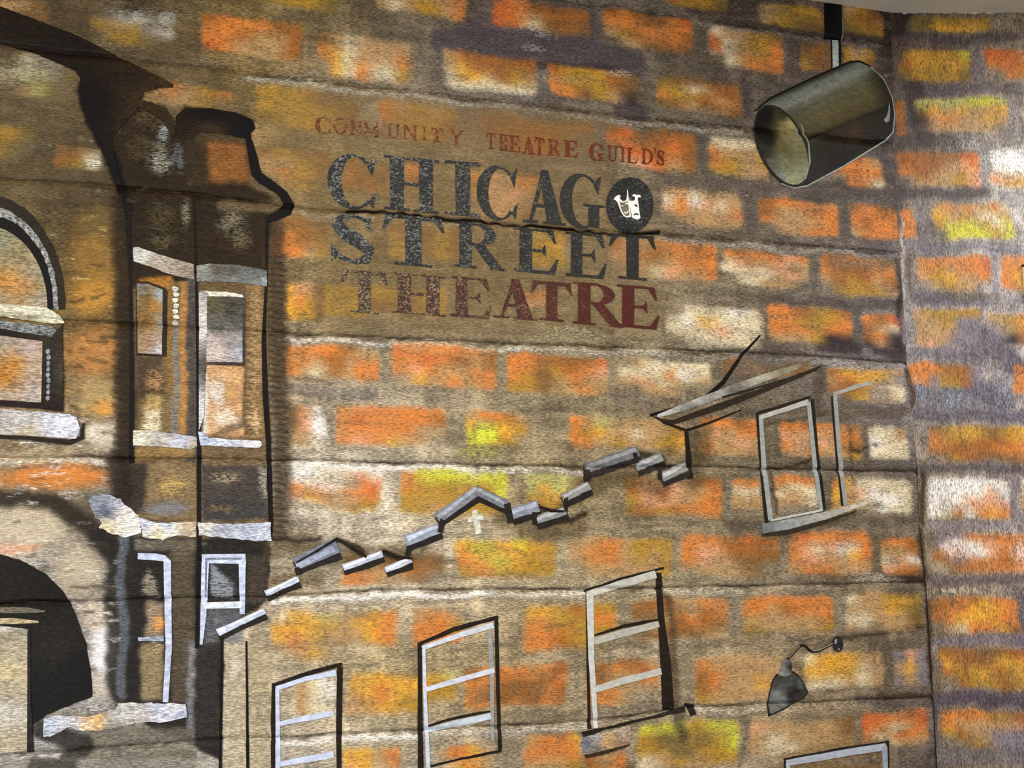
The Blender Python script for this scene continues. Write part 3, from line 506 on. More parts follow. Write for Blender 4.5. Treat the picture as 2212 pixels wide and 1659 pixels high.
core = plain('grey_block_core', (96, 88, 78)); ceil_m = plain('beige_ceiling_paint', (178, 168, 150), 0.7, 60, 0.05)
wl = slab('wall_left', (-1.66, 0.0052, 0), (1.02, 0.0052, CEIL), (0, 0.16), core, kind='structure', label='long block wall painted with a brick street mural')
for k in range(NG):
    a, b = rows_course[k]
    P = np.stack([XL[a:b], -relief(XL[a:b], ZL[a:b]) if k else -relief(XL[a:b], ZL[a:b]), ZL[a:b]], -1)
    und = 0.0006*CL.mot[a:b]*np.clip(1-np.abs(relief(XL[a:b], ZL[a:b]))/0.003, 0, 1)
    P[..., 1] -= 0*und
    me = grid_mesh('block_course', P, CL.U[a:b], CL.O[a:b], CL.A[a:b], M_H)
    link('block_course', me, wl)
PR = np.stack([X0 + SRr*DR[0], SRr*DR[1], ZR], -1)
wr = link('wall_right', grid_mesh('wall_right', PR, CR.U, CR.O, CR.A, M_V), kind='structure', label='smooth angled wall with painted bricks beside the corner')
slab('backing', (1.0, 0.02, 0), (X0+1.28*DR[0]-0.0, 1.28*DR[1]+0.01, CEIL), (-NR[0]*0.12, -NR[1]*0.12), core, wr)
def ceiling():
    me = bpy.data.meshes.new('ceiling'); v = []
    pts = [(-1.66, 0.16), (1.2, 0.16), (2.5, -0.16), (2.5, -3.2), (-1.66, -3.2)]
    for z in (CEIL, CEIL+0.1): v += [(x, y, z) for x, y in pts]
    n = len(pts); f = [tuple(range(n)), tuple(range(2*n-1, n-1, -1))] + [(i, n+i, n+(i+1) % n, (i+1) % n) for i in range(n)]
    me.from_pydata(v, [], f); me.materials.append(ceil_m); link('ceiling', me, kind='structure', label='beige painted ceiling')
ceiling()

# sampling of the painted walls, for pieces that lie on them
def bil(arr, fi, fj):
    i = np.clip(np.floor(fi).astype(int), 0, arr.shape[0]-2); j = np.clip(np.floor(fj).astype(int), 0, arr.shape[1]-2)
    a = np.clip(fi-i, 0, 1); b = np.clip(fj-j, 0, 1)
    if arr.ndim == 3: a, b = a[:, None], b[:, None]
    return (arr[i, j]*(1-b)+arr[i, j+1]*b)*(1-a) + (arr[i+1, j]*(1-b)+arr[i+1, j+1]*b)*a
def sample(x, z, right):
    x, z = np.asarray(x, float), np.asarray(z, float)
    if right:
        s = x.copy()
        for _ in range(3): s = x - (corner_x(z)-X0)*np.clip(1-s/0.30, 0, 1)
        fi = np.interp(-z, -zr, np.arange(len(zr))); fj = np.interp(s, ss, np.arange(len(ss))); c = CR
    else:
        g = groove_z(x); v = np.array([np.interp(-zz, -gg, np.arange(NG+1)) for zz, gg in zip(z, g.T)])
        fi = np.interp(v, VV, np.arange(len(VV)))
        xi = np.arange(len(xs)); fj = np.interp(x, xs, xi)
        t = np.clip((x-xe)/(corner_x(z)-xe), 0, 1)*ns; fj = np.where(x > xe, len(xs)-1+t, fj); c = CL
    return bil(c.U, fi, fj), bil(c.O, fi, fj), bil(c.A, fi, fj)
def wall_point(x, z, lift, right):
    if right: return np.stack([X0 + x*DR[0] + NR[0]*lift, x*DR[1] + NR[1]*lift, z], -1)
    return np.stack([x, -relief(x, z) - lift, z], -1)
def make_brick(b, right, parent):
    u0, u1, z0, z1 = brick_rect(b, right); p = 0.002; nx, nz = 22, 10
    a = np.linspace(0, 1, nx); c = np.linspace(1, 0, nz); A_, C_ = np.meshgrid(a, c)
    X = u0-p + (u1-u0+2*p)*A_; Z = z0-p + (z1-z0+2*p)*C_
    if not right: X = np.minimum(X, corner_x(Z)-0.001)
    else: X = np.maximum(X, (corner_x(Z)-X0)+0.001)
    Z = np.minimum(Z, CEIL-0.001)
    e = np.minimum(np.minimum(A_, 1-A_)*(u1-u0), np.minimum(C_, 1-C_)*(z1-z0)); r = 0.016      # rounded corners
    dx = np.minimum(A_, 1-A_)*(u1-u0+2*p); dz = np.minimum(C_, 1-C_)*(z1-z0+2*p)
    cut = (dx < r) & (dz < r); q = np.hypot(r-dx, r-dz); k = np.where(cut & (q > r), r/np.maximum(q, 1e-6), 1.0)
    X = X + np.where(A_ < .5, 1, -1)*np.where(cut, (r-dx)*(1-k), 0); Z = Z + np.where(C_ < .5, 1, -1)*np.where(cut, (r-dz)*(1-k), 0)
    lift = 0.00012 + 0.00022*np.clip(e/0.01, 0, 1)
    P = wall_point(X.ravel(), Z.ravel(), lift.ravel(), right).reshape(nz, nx, 3)
    U, O, A = sample(X.ravel(), Z.ravel(), right)
    link('brick', grid_mesh('brick', P, U, O, A, M_V if right else M_H), parent)
for b in parse(BR_L):
    if b[2] > 0 and b[3] > 0 and b[1] < 1659: make_brick(b, False, wl)
for b in parse(BR_R): make_brick(b, True, wr)

# ------------------------------------------------------------------ painted pieces (thin raised paint following the joints)
def band(pts, w):
    p = np.array(pts, float); w = np.broadcast_to(np.array(w, float), (len(p),))
    d = np.gradient(p, axis=0) if len(p) > 2 else np.repeat((p[1:]-p[:1]), 2, 0)
    d /= np.maximum(np.linalg.norm(d, axis=1, keepdims=True), 1e-6); n = np.stack([-d[:, 1], d[:, 0]], -1)*w[:, None]/2
    return [[tuple(p[i]+n[i]), tuple(p[i+1]+n[i+1]), tuple(p[i+1]-n[i+1]), tuple(p[i]-n[i])] for i in range(len(p)-1)]
def ell(cx, cy, rx, ry, rot=0.0, n=28):
    t = np.linspace(0, 2*math.pi, n, endpoint=False); c, s = math.cos(rot), math.sin(rot)
    return [(cx + rx*math.cos(q)*c - ry*math.sin(q)*s, cy + rx*math.cos(q)*s + ry*math.sin(q)*c) for q in t]
def idw(px, py, pts):
    num = np.zeros((len(px), 3)); den = np.zeros(len(px))
    for x, y, c in pts:
        w = 1/((px-x)**2+(py-y)**2+30)**1.4; num += w[:, None]*c3(c); den += w
    return num/den[:, None]
NTH = {}
def patch(name, polys, parent, col=None, mat=None, lift=0.0006, cell=None, cov=0.5, hi=1.2, lo=0.82, over=None, right=False, rag=0.0, **kw):
    if isinstance(polys[0][0], (int, float)): polys = [polys]
    root = parent
    while root.parent is not None: root = root.parent
    NTH[root.name] = NTH.get(root.name, 0) + 1; lift = lift + 0.0003 + 0.00003*NTH[root.name]
    bm = bmesh.new(); f = on_right if right else on_left
    pv, pf = [], []
    for pl in polys:
        pl = np.array(pl, float); x, z = f(pl[:, 0], pl[:, 1])
        if (x*np.roll(z, -1)-np.roll(x, -1)*z).sum() < 0: x, z = x[::-1], z[::-1]
        pf.append(list(range(len(pv), len(pv)+len(x)))); pv += [Vector((a, b)) for a, b in zip(x, z)]
    ov, oe, of, _a, _b, src = delaunay_2d_cdt(pv, [], pf, 0, 1e-7)
    bv = [bm.verts.new((v.x, 0, v.y)) for v in ov]
    for t3, sr in zip(of, src):
        if sr: bm.faces.new([bv[q] for q in t3])
    bmesh.ops.delete(bm, geom=[v for v in bm.verts if not v.link_faces], context='VERTS')
    co = np.array([v.co for v in bm.verts]); x0, x1, z0, z1 = co[:, 0].min(), co[:, 0].max(), co[:, 2].min(), co[:, 2].max()
    cuts = []
    if cell:
        cuts += [('x', q) for q in np.arange(x0+cell, x1, cell)] + [('z', q) for q in np.arange(z0+cell, z1, cell)]
    if not right:
        for g in groove_z(np.array([(x0+x1)/2]))[1:, 0]:
            cuts += [('z', g+o) for o in (-.011, -.0055, -.003, -.0012, 0, .0025, .006) if z0 < g+o < z1]
        if x1-x0 > 0.03 and not cell: cuts += [('x', q) for q in np.arange(x0+0.02, x1, 0.02)]
    for ax, q in cuts:
        bmesh.ops.bisect_plane(bm, geom=bm.verts[:]+bm.edges[:]+bm.faces[:], plane_co=(q, 0, 0) if ax == 'x' else (0, 0, q), plane_no=(1, 0, 0) if ax == 'x' else (0, 0, 1))
    bm.normal_update()
    for fc in bm.faces:
        if fc.normal.y > 0: fc.normal_flip()
    be = [e for e in bm.edges if len(e.link_faces) == 1]
    ex = bmesh.ops.extrude_edge_only(bm, edges=be)['geom']; low = {v for v in ex if isinstance(v, bmesh.types.BMVert)}
    bm.verts.ensure_lookup_table()
    co = np.array([v.co for v in bm.verts]); lf = np.array([0.00005 if v in low else lift for v in bm.verts])
    x, z = co[:, 0], co[:, 2]
    if rag: x = x + rag*np.sin(z*2100+x*700)*0.5; z = z + rag*np.sin(co[:, 0]*1900+co[:, 2]*500)*0.5
    P = wall_point(x, z, lf, right)
    for v, p in zip(bm.verts, P): v.co = p
    me = bpy.data.meshes.new(name); bm.to_mesh(me); bm.free()
    if col is None: U, O, A = sample(x, z, right)
    else:
        if isinstance(col, list):
            px, py = project(wall_point(x, z, 0*x, right)); c = idw(px, py, col)
        elif callable(col):
            px, py = project(wall_point(x, z, 0*x, right)); c = col(px, py)
        else: c = np.repeat(c3(col)[None], len(x), 0)
        U, O, A = np.minimum(c*lo, 1), np.minimum(c*hi, 1), np.full(len(x), cov)
        if over is not None: O = np.repeat(c3(over)[None], len(x), 0)
    set_attr(me, 'under', U); set_attr(me, 'over', O, A)
    me.materials.append(mat or (M_V if right else M_H))
    return link(name, me, parent, **kw)
def thing(name, label, cat, at, group=None, right=False):
    f = on_right if right else on_left; x, z = f(np.array([at[0]], float), np.array([at[1]], float)); p = wall_point(x, z, np.array([0.0]), right)[0]
    o = bpy.data.objects.new(name, None); COL.objects.link(o); o.location = p; o.empty_display_size = 0.02
    o['label'] = label; o['category'] = cat; o['kind'] = 'thing'
    if group: o['group'] = group
    return o
def put(parent, fn, *a, **k):                # parent a world-space piece without moving it
    o = fn(*a, parent, **k); return o
_link = link
def link(name, me, parent=None, **kw):
    o = _link(name, me, parent, **kw)
    if parent is not None:
        if parent.data is None: o.matrix_parent_inverse = Matrix.Translation(-parent.location)
    return o

# --- old building
bd = thing('painted_building', 'old dark stone building with tower and arches painted at the corner opposite the spotlight', 'painted building', (280, 1640))
patch('tower_wall', [(262, 430), (420, 425), (578, 480), (580, 620), (582, 985), (583, 1160), (284, 1160), (280, 700)], bd, cell=0.0036, lift=0.0003)
patch('tower_wall', [(270, 1166), (583, 1166), (578, 1262), (578, 1312), (470, 1372), (474, 1600), (410, 1600), (405, 1520), (262, 1510)], bd, cell=0.0036, lift=0.0003)
ev = patch('roof_eave', [(-420, -150), (-200, -72), (-40, -2), (0, 14), (75, 42), (169, 78), (271, 130), (374, 181), (374, 190), (345, 191), (313, 197), (304, 217), (330, 222), (359, 235), (380, 265), (376, 300), (350, 260), (300, 230), (240, 300), (262, 395), (282, 470), (270, 452), (241, 362), (217, 307), (193, 259), (178, 217), (173, 169), (163, 154), (75, 115), (0, 93), (-40, 82), (-200, 30), (-420, -60)], bd, [(0, 50, (34, 27, 18)), (150, 110, (32, 25, 17)), (280, 160, (40, 31, 21)), (200, 230, (22, 17, 12)), (330, 210, (52, 41, 28)), (250, 380, (22, 17, 12)), (310, 240, (50, 40, 26))], cell=0.006, hi=1.25, rag=.0006)
ch = patch('chimney_pot', [(380, 252), (398, 235), (452, 234), (512, 244), (545, 259), (552, 277), (540, 290), (552, 325), (565, 374), (591, 392), (621, 416), (636, 443), (627, 464), (600, 476), (578, 482), (572, 470), (600, 455), (612, 440), (600, 420), (560, 396), (544, 380), (530, 300), (480, 288), (400, 286), (382, 300)], bd, [(450, 245, (20, 15, 11)), (540, 275, (20, 15, 11)), (450, 282, (52, 42, 30)), (560, 360, (24, 18, 13)), (625, 440, (22, 17, 12)), (595, 470, (26, 20, 15))], cell=0.006, rag=.0006)
for p, w in [([(276, 440), (282, 600), (285, 800), (284, 1000)], [14, 8, 9, 11]), ([(419, 420), (424, 580), (428, 800), (430, 950), (430, 1170), (425, 1400)], [5, 6, 8, 10, 9, 7]), ([(577, 478), (575, 620), (570, 720), (573, 850), (580, 960), (585, 1130), (584, 1170)], [8, 7, 9, 12, 11, 9, 7]), ([(480, 1378), (478, 1500), (476, 1670)], [7, 6, 6]), ([(532, 1385), (534, 1500), (535, 1670)], [5, 6, 6])]:
    patch('outline', band(p, w), bd, (30, 25, 21), rag=.0008)
def win_part(): pass
patch('lintel', [(288, 534), (301, 534), (340, 549), (419, 571), (419, 604), (362, 591), (320, 574), (289, 564)], bd, [(295, 548, (186, 182, 172)), (350, 570, (156, 144, 128)), (410, 595, (140, 126, 110))], cell=.01, rag=.001)
patch('lintel', [(425, 575), (452, 570), (512, 572), (576, 584), (577, 619), (512, 610), (425, 608)], bd, [(440, 575, (140, 138, 130)), (500, 590, (72, 68, 60)), (500, 603, (120, 122, 118)), (560, 590, (96, 96, 92)), (570, 612, (136, 140, 138)), (470, 582, (84, 78, 68)), (440, 605, (112, 112, 106))], cell=.005, rag=.001)
w1 = patch('window', [(294, 608), (319, 608), (356, 622), (362, 630), (360, 770), (295, 768)], bd, (46, 38, 30))
patch('pane', [(296, 613), (319, 613), (352, 626), (350, 766), (298, 763)], w1, [(305, 625, (110, 104, 92)), (320, 650, (110, 84, 46)), (335, 660, (150, 106, 50)), (348, 640, (140, 148, 152)), (348, 700, (130, 134, 136)), (315, 690, (106, 80, 44)), (335, 700, (144, 108, 58)), (320, 745, (140, 110, 84)), (340, 758, (176, 168, 164))], cell=.006, lift=.001)
w2 = patch('window', [(430, 632), (444, 628), (526, 634), (530, 640), (530, 790), (446, 788), (440, 900), (430, 930)], bd, [(436, 700, (200, 192, 184)), (434, 900, (206, 204, 206)), (528, 700, (66, 58, 52)), (490, 787, (58, 50, 46)), (528, 780, (60, 52, 48))], cell=.01)
patch('pane', [(448, 641), (524, 642), (524, 783), (446, 782)], w2, [(460, 660, (84, 76, 56)), (500, 665, (66, 62, 52)), (515, 690, (78, 78, 74)), (470, 700, (92, 88, 80)), (460, 740, (176, 160, 150)), (500, 735, (150, 140, 136)), (470, 770, (190, 174, 164)), (518, 760, (150, 152, 164)), (500, 770, (166, 154, 150))], cell=.006, lift=.001)
patch('window_head', [(449, 631), (490, 631), (524, 637), (526, 643), (500, 641), (452, 640)], w2, (216, 206, 182), lift=.0012)
for q in range(7): patch('carved_block', ell(379+(q % 2)*2, 624+q*12.2, 7, 5.5, .3, 9), bd, (196+(q % 3)*9, 192+(q % 3)*8, 182), rag=.001)
patch('sill', [(288, 929), (325, 929), (380, 937), (425, 944), (426, 965), (413, 970), (350, 965), (289, 962)], bd, [(300, 940, (210, 200, 178)), (340, 950, (170, 164, 152)), (400, 950, (182, 184, 200)), (415, 965, (150, 138, 124))], cell=.01, rag=.001)
patch('sill', [(428, 932), (440, 934), (452, 946), (500, 950), (564, 953), (566, 960), (561, 968), (500, 966), (434, 962)], bd, [(440, 945, (170, 176, 196)), (480, 955, (202, 208, 226)), (500, 960, (172, 172, 184)), (550, 960, (210, 206, 206))], cell=.01, rag=.001)
patch('lintel', [(300, 1118), (318, 1122), (340, 1130), (424, 1126), (424, 1160), (380, 1156), (350, 1166), (310, 1160)], bd, [(320, 1128, (190, 196, 214)), (340, 1150, (212, 196, 162)), (380, 1150, (228, 216, 200)), (400, 1140, (170, 152, 124)), (360, 1132, (178, 184, 204))], cell=.008, rag=.0014)
patch('lintel', [(428, 1128), (500, 1132), (584, 1128), (586, 1168), (550, 1168), (470, 1160), (430, 1156)], bd, [(450, 1138, (206, 200, 188)), (470, 1150, (158, 160, 172)), (540, 1140, (172, 176, 192)), (570, 1160, (190, 192, 204))], cell=.008, rag=.0014)
patch('capital_stone', [(192, 1082), (204, 1070), (225, 1066), (260, 1078), (280, 1098), (300, 1114), (306, 1150), (270, 1160), (240, 1152), (215, 1140), (222, 1128), (206, 1118)], bd, [(210, 1085, (124, 128, 140)), (230, 1105, (86, 92, 106)), (250, 1085, (158, 160, 168)), (270, 1110, (206, 196, 188)), (230, 1138, (216, 200, 160)), (280, 1140, (232, 222, 206))], cell=.006, rag=.0018)
w3 = patch('window', band([(298, 1201), (340, 1203)], [13, 15]) + [[(340, 1196), (358, 1200), (370, 1212), (370, 1300), (355, 1300), (354, 1212), (340, 1211)]] + band([(363, 1300), (365, 1400), (358, 1516)], [15, 13, 12]), bd, (186, 192, 214), mat=M_S)
patch('crossbar', band([(299, 1380), (354, 1379)], [8, 11]), w3, (150, 156, 170), lift=.0009)
w4 = patch('window', [[(436, 1197), (530, 1196), (532, 1218), (437, 1216)], [(436, 1212), (452, 1212), (446, 1330), (438, 1392), (432, 1392)], [(516, 1212), (531, 1212), (529, 1326), (518, 1326)]], bd, (188, 194, 216), mat=M_S)
patch('crossbar', band([(440, 1308), (524, 1306)], [13, 14]), w4, (206, 212, 230), lift=.0009, mat=M_S)
patch('frame_line', [[(444, 1205), (522, 1204), (522, 1208), (444, 1209)], [(444, 1207), (448, 1207), (446, 1290), (443, 1290)]], w4, (120, 124, 140), lift=.001)
patch('ledge_stone', [(97, 1552), (130, 1545), (185, 1548), (250, 1534), (255, 1518), (330, 1518), (400, 1520), (406, 1548), (370, 1558), (295, 1560), (240, 1574), (185, 1578), (150, 1570), (110, 1592), (95, 1590)], bd, [(110, 1560, (170, 174, 186)), (150, 1556, (196, 194, 196)), (200, 1560, (214, 196, 176)), (205, 1558, (224, 160, 80)), (260, 1535, (184, 182, 178)), (300, 1550, (190, 182, 174)), (350, 1530, (196, 198, 212)), (390, 1545, (178, 182, 200)), (370, 1525, (204, 200, 196)), (240, 1560, (160, 150, 136))], cell=.006, rag=.002)

aw = thing('painted_arched_window', 'round-arched painted window with rope moulding and pale stone sill beside the tower', 'painted window', (60, 938))
t = np.linspace(math.radians(-2), math.radians(182), 34)
def arcpts(cx, cy, rx, ry): return [(cx+rx*math.cos(q), cy-ry*math.sin(q)) for q in t]
def ring(o, i): return [o[k] for k in range(len(o))] + [i[k] for k in range(len(i)-1, -1, -1)]
A1 = arcpts(-32, 660, 172, 240); A2 = arcpts(-32, 660, 158, 216); A3 = arcpts(-32, 660, 148, 196); A4 = arcpts(-32, 660, 135, 172)
patch('arch_outline', ring(A1, A2), aw, (44, 38, 30), rag=.002)
mo = patch('arch_moulding', ring(A2, A3), aw, (104, 103, 98), cov=.6, hi=1.45, lo=.5, rag=.002)
for k in range(29):
    q = t[1]+(t[-2]-t[1])*k/28; patch('rope_twist', ell(-32+151*math.cos(q), 660-202*math.sin(q), 9, 4.0, -q-.75, 9), mo, (150, 150, 146), lift=.001, rag=.001)
patch('arch_outline', ring(A3, A4), aw, (26, 22, 18), rag=.0015)
patch('pane', A4, aw, [(0, 520, (126, 122, 96)), (40, 560, (136, 122, 88)), (20, 610, (172, 122, 62)), (60, 620, (160, 120, 74)), (85, 650, (150, 138, 116)), (0, 650, (146, 124, 96)), (80, 590, (140, 128, 104))], cell=.01)
patch('transom', [(-190, 650), (-40, 654), (0, 656), (60, 661), (102, 665), (120, 676), (133, 685), (139, 698), (115, 700), (60, 692), (0, 682), (-40, 678), (-190, 676)], aw, [(20, 668, (196, 188, 158)), (60, 672, (216, 208, 184)), (110, 690, (204, 198, 172)), (60, 690, (150, 142, 116))], cell=.01, lift=.001, rag=.0008)
patch('frieze', [(-184, 686), (-40, 690), (0, 692), (60, 698), (118, 706), (124, 716), (112, 726), (60, 720), (0, 708), (-40, 704), (-184, 702)], aw, (92, 94, 92), cov=.55, hi=1.6, lo=.55, rag=.002)
patch('arch_outline', [(-186, 700), (-40, 706), (0, 710), (60, 722), (112, 728), (136, 700), (137, 890), (90, 884), (-40, 874), (-188, 868), (-186, 702), (-160, 704), (-158, 858), (-40, 862), (90, 870), (94, 738), (0, 724), (-40, 720), (-156, 714), (-158, 702)], aw, [(0, 715, (34, 28, 22)), (110, 800, (34, 32, 29)), (132, 800, (66, 58, 44)), (100, 880, (38, 28, 24)), (0, 868, (38, 28, 24))], cell=.012, rag=.001)
for k in range(9): patch('carved_block', ell(105+k % 2, 760+k*12.5, 4.5, 6, .2, 8), aw, (128, 130, 132), lift=.0011, rag=.001)
patch('pane', [(-156, 716), (-40, 722), (0, 725), (93, 738), (90, 870), (0, 864), (-40, 860), (-156, 856)], aw, [(0, 740, (150, 138, 120)), (60, 750, (158, 140, 132)), (30, 790, (170, 116, 52)), (10, 820, (160, 106, 42)), (70, 800, (162, 140, 116)), (70, 850, (164, 150, 140)), (10, 855, (156, 140, 120))], cell=.01)
patch('sill', [(-220, 872), (-40, 880), (0, 882), (115, 891), (151, 896), (167, 902), (174, 930), (164, 947), (120, 944), (60, 940), (0, 938), (-40, 936), (-220, 930)], aw, [(0, 900, (160, 152, 146)), (50, 910, (186, 182, 180)), (60, 930, (172, 160, 134)), (120, 910, (196, 196, 208)), (150, 920, (206, 206, 222)), (165, 940, (180, 178, 186))], cell=.01, rag=.0014)
patch('shadow_line', band([(-220, 938), (-40, 942), (60, 947), (150, 956), (178, 945), (180, 915)], [8, 10, 9, 12, 10, 4]), aw, (42, 34, 28), lift=.0004, rag=.001)

dw = thing('painted_archway', 'dark round-headed doorway painted below the arched window', 'painted archway', (120, 1640))
patch('arch_shadow', [(-280, 1600), (-270, 1440), (-230, 1320), (-160, 1236), (-90, 1200), (-40, 1196), (0, 1198), (42, 1209), (97, 1238), (139, 1280), (164, 1327), (185, 1386), (196, 1445), (200, 1504), (170, 1516), (100, 1545), (66, 1570), (64, 1360), (-40, 1345), (-180, 1350), (-184, 1610)], dw, [(0, 1250, (34, 29, 22)), (80, 1280, (30, 26, 20)), (120, 1400, (38, 35, 31)), (170, 1450, (28, 26, 23)), (90, 1500, (28, 26, 24))], cell=.01, rag=.001)
patch('door_panel', [(-178, 1364), (-40, 1364), (62, 1368), (62, 1620), (-40, 1632), (-178, 1644)], dw, [(0, 1380, (150, 138, 116)), (40, 1400, (166, 154, 130)), (20, 1450, (190, 172, 132)), (30, 1490, (160, 146, 122)), (20, 1540, (186, 178, 166)), (30, 1600, (170, 156, 130))], cell=.01, lift=.0009)
patch('door_beam', band([(-190, 1342), (30, 1341), (84, 1343)], [11, 13, 4]), dw, (176, 158, 122), lift=.0012)
patch('door_beam', band([(-190, 1316), (60, 1318), (98, 1320)], [14, 12, 3]), dw, (96, 90, 76), lift=.0012)
patch('door_edge', band([(63, 1362), (64, 1500), (66, 1625)], [6, 8, 14]), dw, (40, 37, 34), lift=.0012)

# --- stepped roofline
rl = thing('painted_roofline', 'zigzag row of grey roof copings stepping up to the drawn house', 'painted roof', (470, 1372))
COP = [((470, 1366), (572, 1320), 15, 11, (206, 212, 232)), ((573, 1282), (645, 1250), 14, 13, (208, 214, 234)), ((638, 1218), (728, 1178), 26, 34, (128, 132, 146)), ((741, 1226), (826, 1196), 15, 13, (196, 200, 216)), ((832, 1231), (888, 1209), 14, 13, (200, 202, 214)), ((876, 1168), (949, 1141), 24, 22, (158, 162, 176)),
 ((944, 1120), (1034, 1057), 22, 22, (134, 136, 142)), ((1030, 1060), (1094, 1090), 20, 20, (124, 125, 128)), ((1103, 1110), (1164, 1092), 26, 24, (138, 139, 152)), ((1156, 1124), (1222, 1102), 18, 18, (142, 142, 140)), ((1214, 1076), (1273, 1048), 20, 18, (146, 143, 138)), ((1264, 1012), (1378, 974), 22, 24, (116, 116, 116)), ((1374, 1008), (1430, 986), 20, 20, (136, 136, 134)), ((1428, 1032), (1483, 1006), 20, 20, (140, 138, 134))]
for i, (p, q, a, b_, c) in enumerate(COP):
    patch('shadow', band([(p[0]+2, p[1]+9), (q[0]+4, q[1]+10)], [a+5, b_+5]), rl, (46, 41, 38), lift=.0003, rag=.002, mat=M_S)
    cp = patch('coping', band([p, ((p[0]+q[0])/2, (p[1]+q[1])/2), q], [a, (a+b_)/2, b_]), rl, tuple(int(v*.93) for v in c), lift=.0008, mat=M_S, rag=.0012)
    o = -.15*a if i not in (2,) else .25*a
    patch('highlight', band([(p[0]+3, p[1]+o), (q[0]-5, q[1]+o)], [a*.42, b_*.36]), cp, tuple(min(255, int(v*1.22)) for v in c), lift=.0011, mat=M_S, rag=.0012)
for p, w in [([(950, 1150), (956, 1122)], 12), ([(1094, 1088), (1103, 1128)], 14), ([(1154, 1106), (1156, 1134)], 11), ([(1222, 1104), (1221, 1074)], 9), ([(1268, 1040), (1268, 1014)], 14), ([(1376, 1000), (1370, 978)], 10), ([(1424, 1002), (1425, 1036)], 8), ([(880, 1200), (884, 1180)], 10), ([(646, 1240), (640, 1226)], 12)]:
    patch('step_line', band(p, w), rl, (44, 40, 37), mat=M_S, rag=.0012)
for p, w in [([(640, 1214), (684, 1190), (728, 1164), (760, 1184), (792, 1204)], [4, 6, 7, 7, 4]), ([(826, 1190), (856, 1202), (890, 1206)], [6, 7, 4]), ([(1164, 1094), (1190, 1103), (1218, 1104)], [5, 6, 4])]: patch('roof_line', band(p, w), rl, (38, 33, 29), mat=M_S, rag=.0012)
cr = thing('painted_cross', 'small off-white cross under the peak of the zigzag roofline', 'painted cross', (1030, 1153))
patch('upright', band([(1025, 1101), (1029, 1125), (1034, 1153)], [12, 13, 13]), cr, (200, 195, 178), mat=M_S, rag=.001)
patch('crossarm', band([(1010, 1124), (1026, 1120), (1044, 1116)], [9, 11, 13]), cr, (198, 194, 178), mat=M_S, lift=.0008, rag=.001)

# --- the drawn house with eave
hs = thing('painted_house', 'drawn house corner with a curved grey gutter under a black roof line', 'painted house', (1488, 1035))
patch('roof_line', band([(1642, 724), (1600, 770), (1562, 826), (1520, 862), (1460, 882), (1404, 897)], [4, 7, 9, 8, 7, 6]), hs, (30, 25, 21), mat=M_S)
patch('soffit', [(1404, 896), (1430, 905), (1450, 908), (1560, 868), (1680, 826), (1765, 796), (1766, 800), (1680, 836), (1560, 884), (1452, 918), (1432, 914)], hs, (48, 41, 33), mat=M_S, rag=.001)
gu = patch('gutter', band([(1420, 899), (1470, 882), (1520, 864), (1590, 838), (1650, 816), (1712, 796), (1762, 774)], [7, 14, 17, 18, 16, 12, 4]), hs, [(1430, 896, (170, 168, 160)), (1500, 868, (176, 174, 166)), (1500, 880, (90, 88, 84)), (1560, 846, (150, 146, 138)), (1580, 852, (96, 92, 84)), (1640, 814, (160, 154, 136)), (1700, 800, (132, 124, 98)), (1750, 780, (96, 88, 70))], cell=.008, mat=M_S, lift=.0009)
patch('eave_line', band([(1432, 912), (1482, 930), (1530, 914), (1600, 886)], [5, 6, 5, 3]), hs, (38, 31, 24), mat=M_S)
patch('eave_line', band([(1560, 858), (1620, 842), (1700, 818), (1772, 792)], [4, 4, 3, 3]), hs, (46, 38, 30), mat=M_S, lift=.001)
patch('wall_edge', band([(1482, 928), (1484, 960), (1488, 1000), (1490, 1034)], [7, 9, 12, 13]), hs, (38, 32, 26), mat=M_S, rag=.001)

# --- drawn windows
def drawn_window(label, at, dark, light, sill=None, lc=(196, 202, 220), parent=None):
    w = thing('painted_window', label, 'painted window', at, 'drawn sash windows on the mural') if parent is None else parent
    for p, wd in dark: patch('outline', band(p, wd), w, (42, 36, 31), rag=.001, mat=M_S, lift=.0005)
    for n, p, wd, c in light: patch(n, band(p, wd), w, c or lc, mat=M_S, lift=.0009, rag=.0006, cov=.5, hi=1.1, lo=.9)
    return w
LW = (200, 206, 226)
drawn_window('lilac-framed drawn window with two bars, next to the tan building corner', (660, 1659),
 [([(591, 1476), (590, 1560), (590, 1745)], [8, 9, 9]), ([(589, 1480), (660, 1456), (739, 1434)], [6, 10, 8]), ([(734, 1440), (732, 1560), (733, 1722)], [13, 12, 11]), ([(588, 1746), (660, 1734), (740, 1722)], [7, 8, 7])],
 [('stile', [(599, 1486), (600, 1570), (601, 1738)], [9, 10, 11], LW), ('top_rail', [(596, 1487), (660, 1466), (726, 1453)], [9, 10, 12], LW), ('glazing_bar', [(603, 1563), (660, 1551), (721, 1540)], [9, 12, 11], LW), ('glazing_bar', [(603, 1650), (660, 1640), (721, 1629)], [9, 13, 14], LW)])
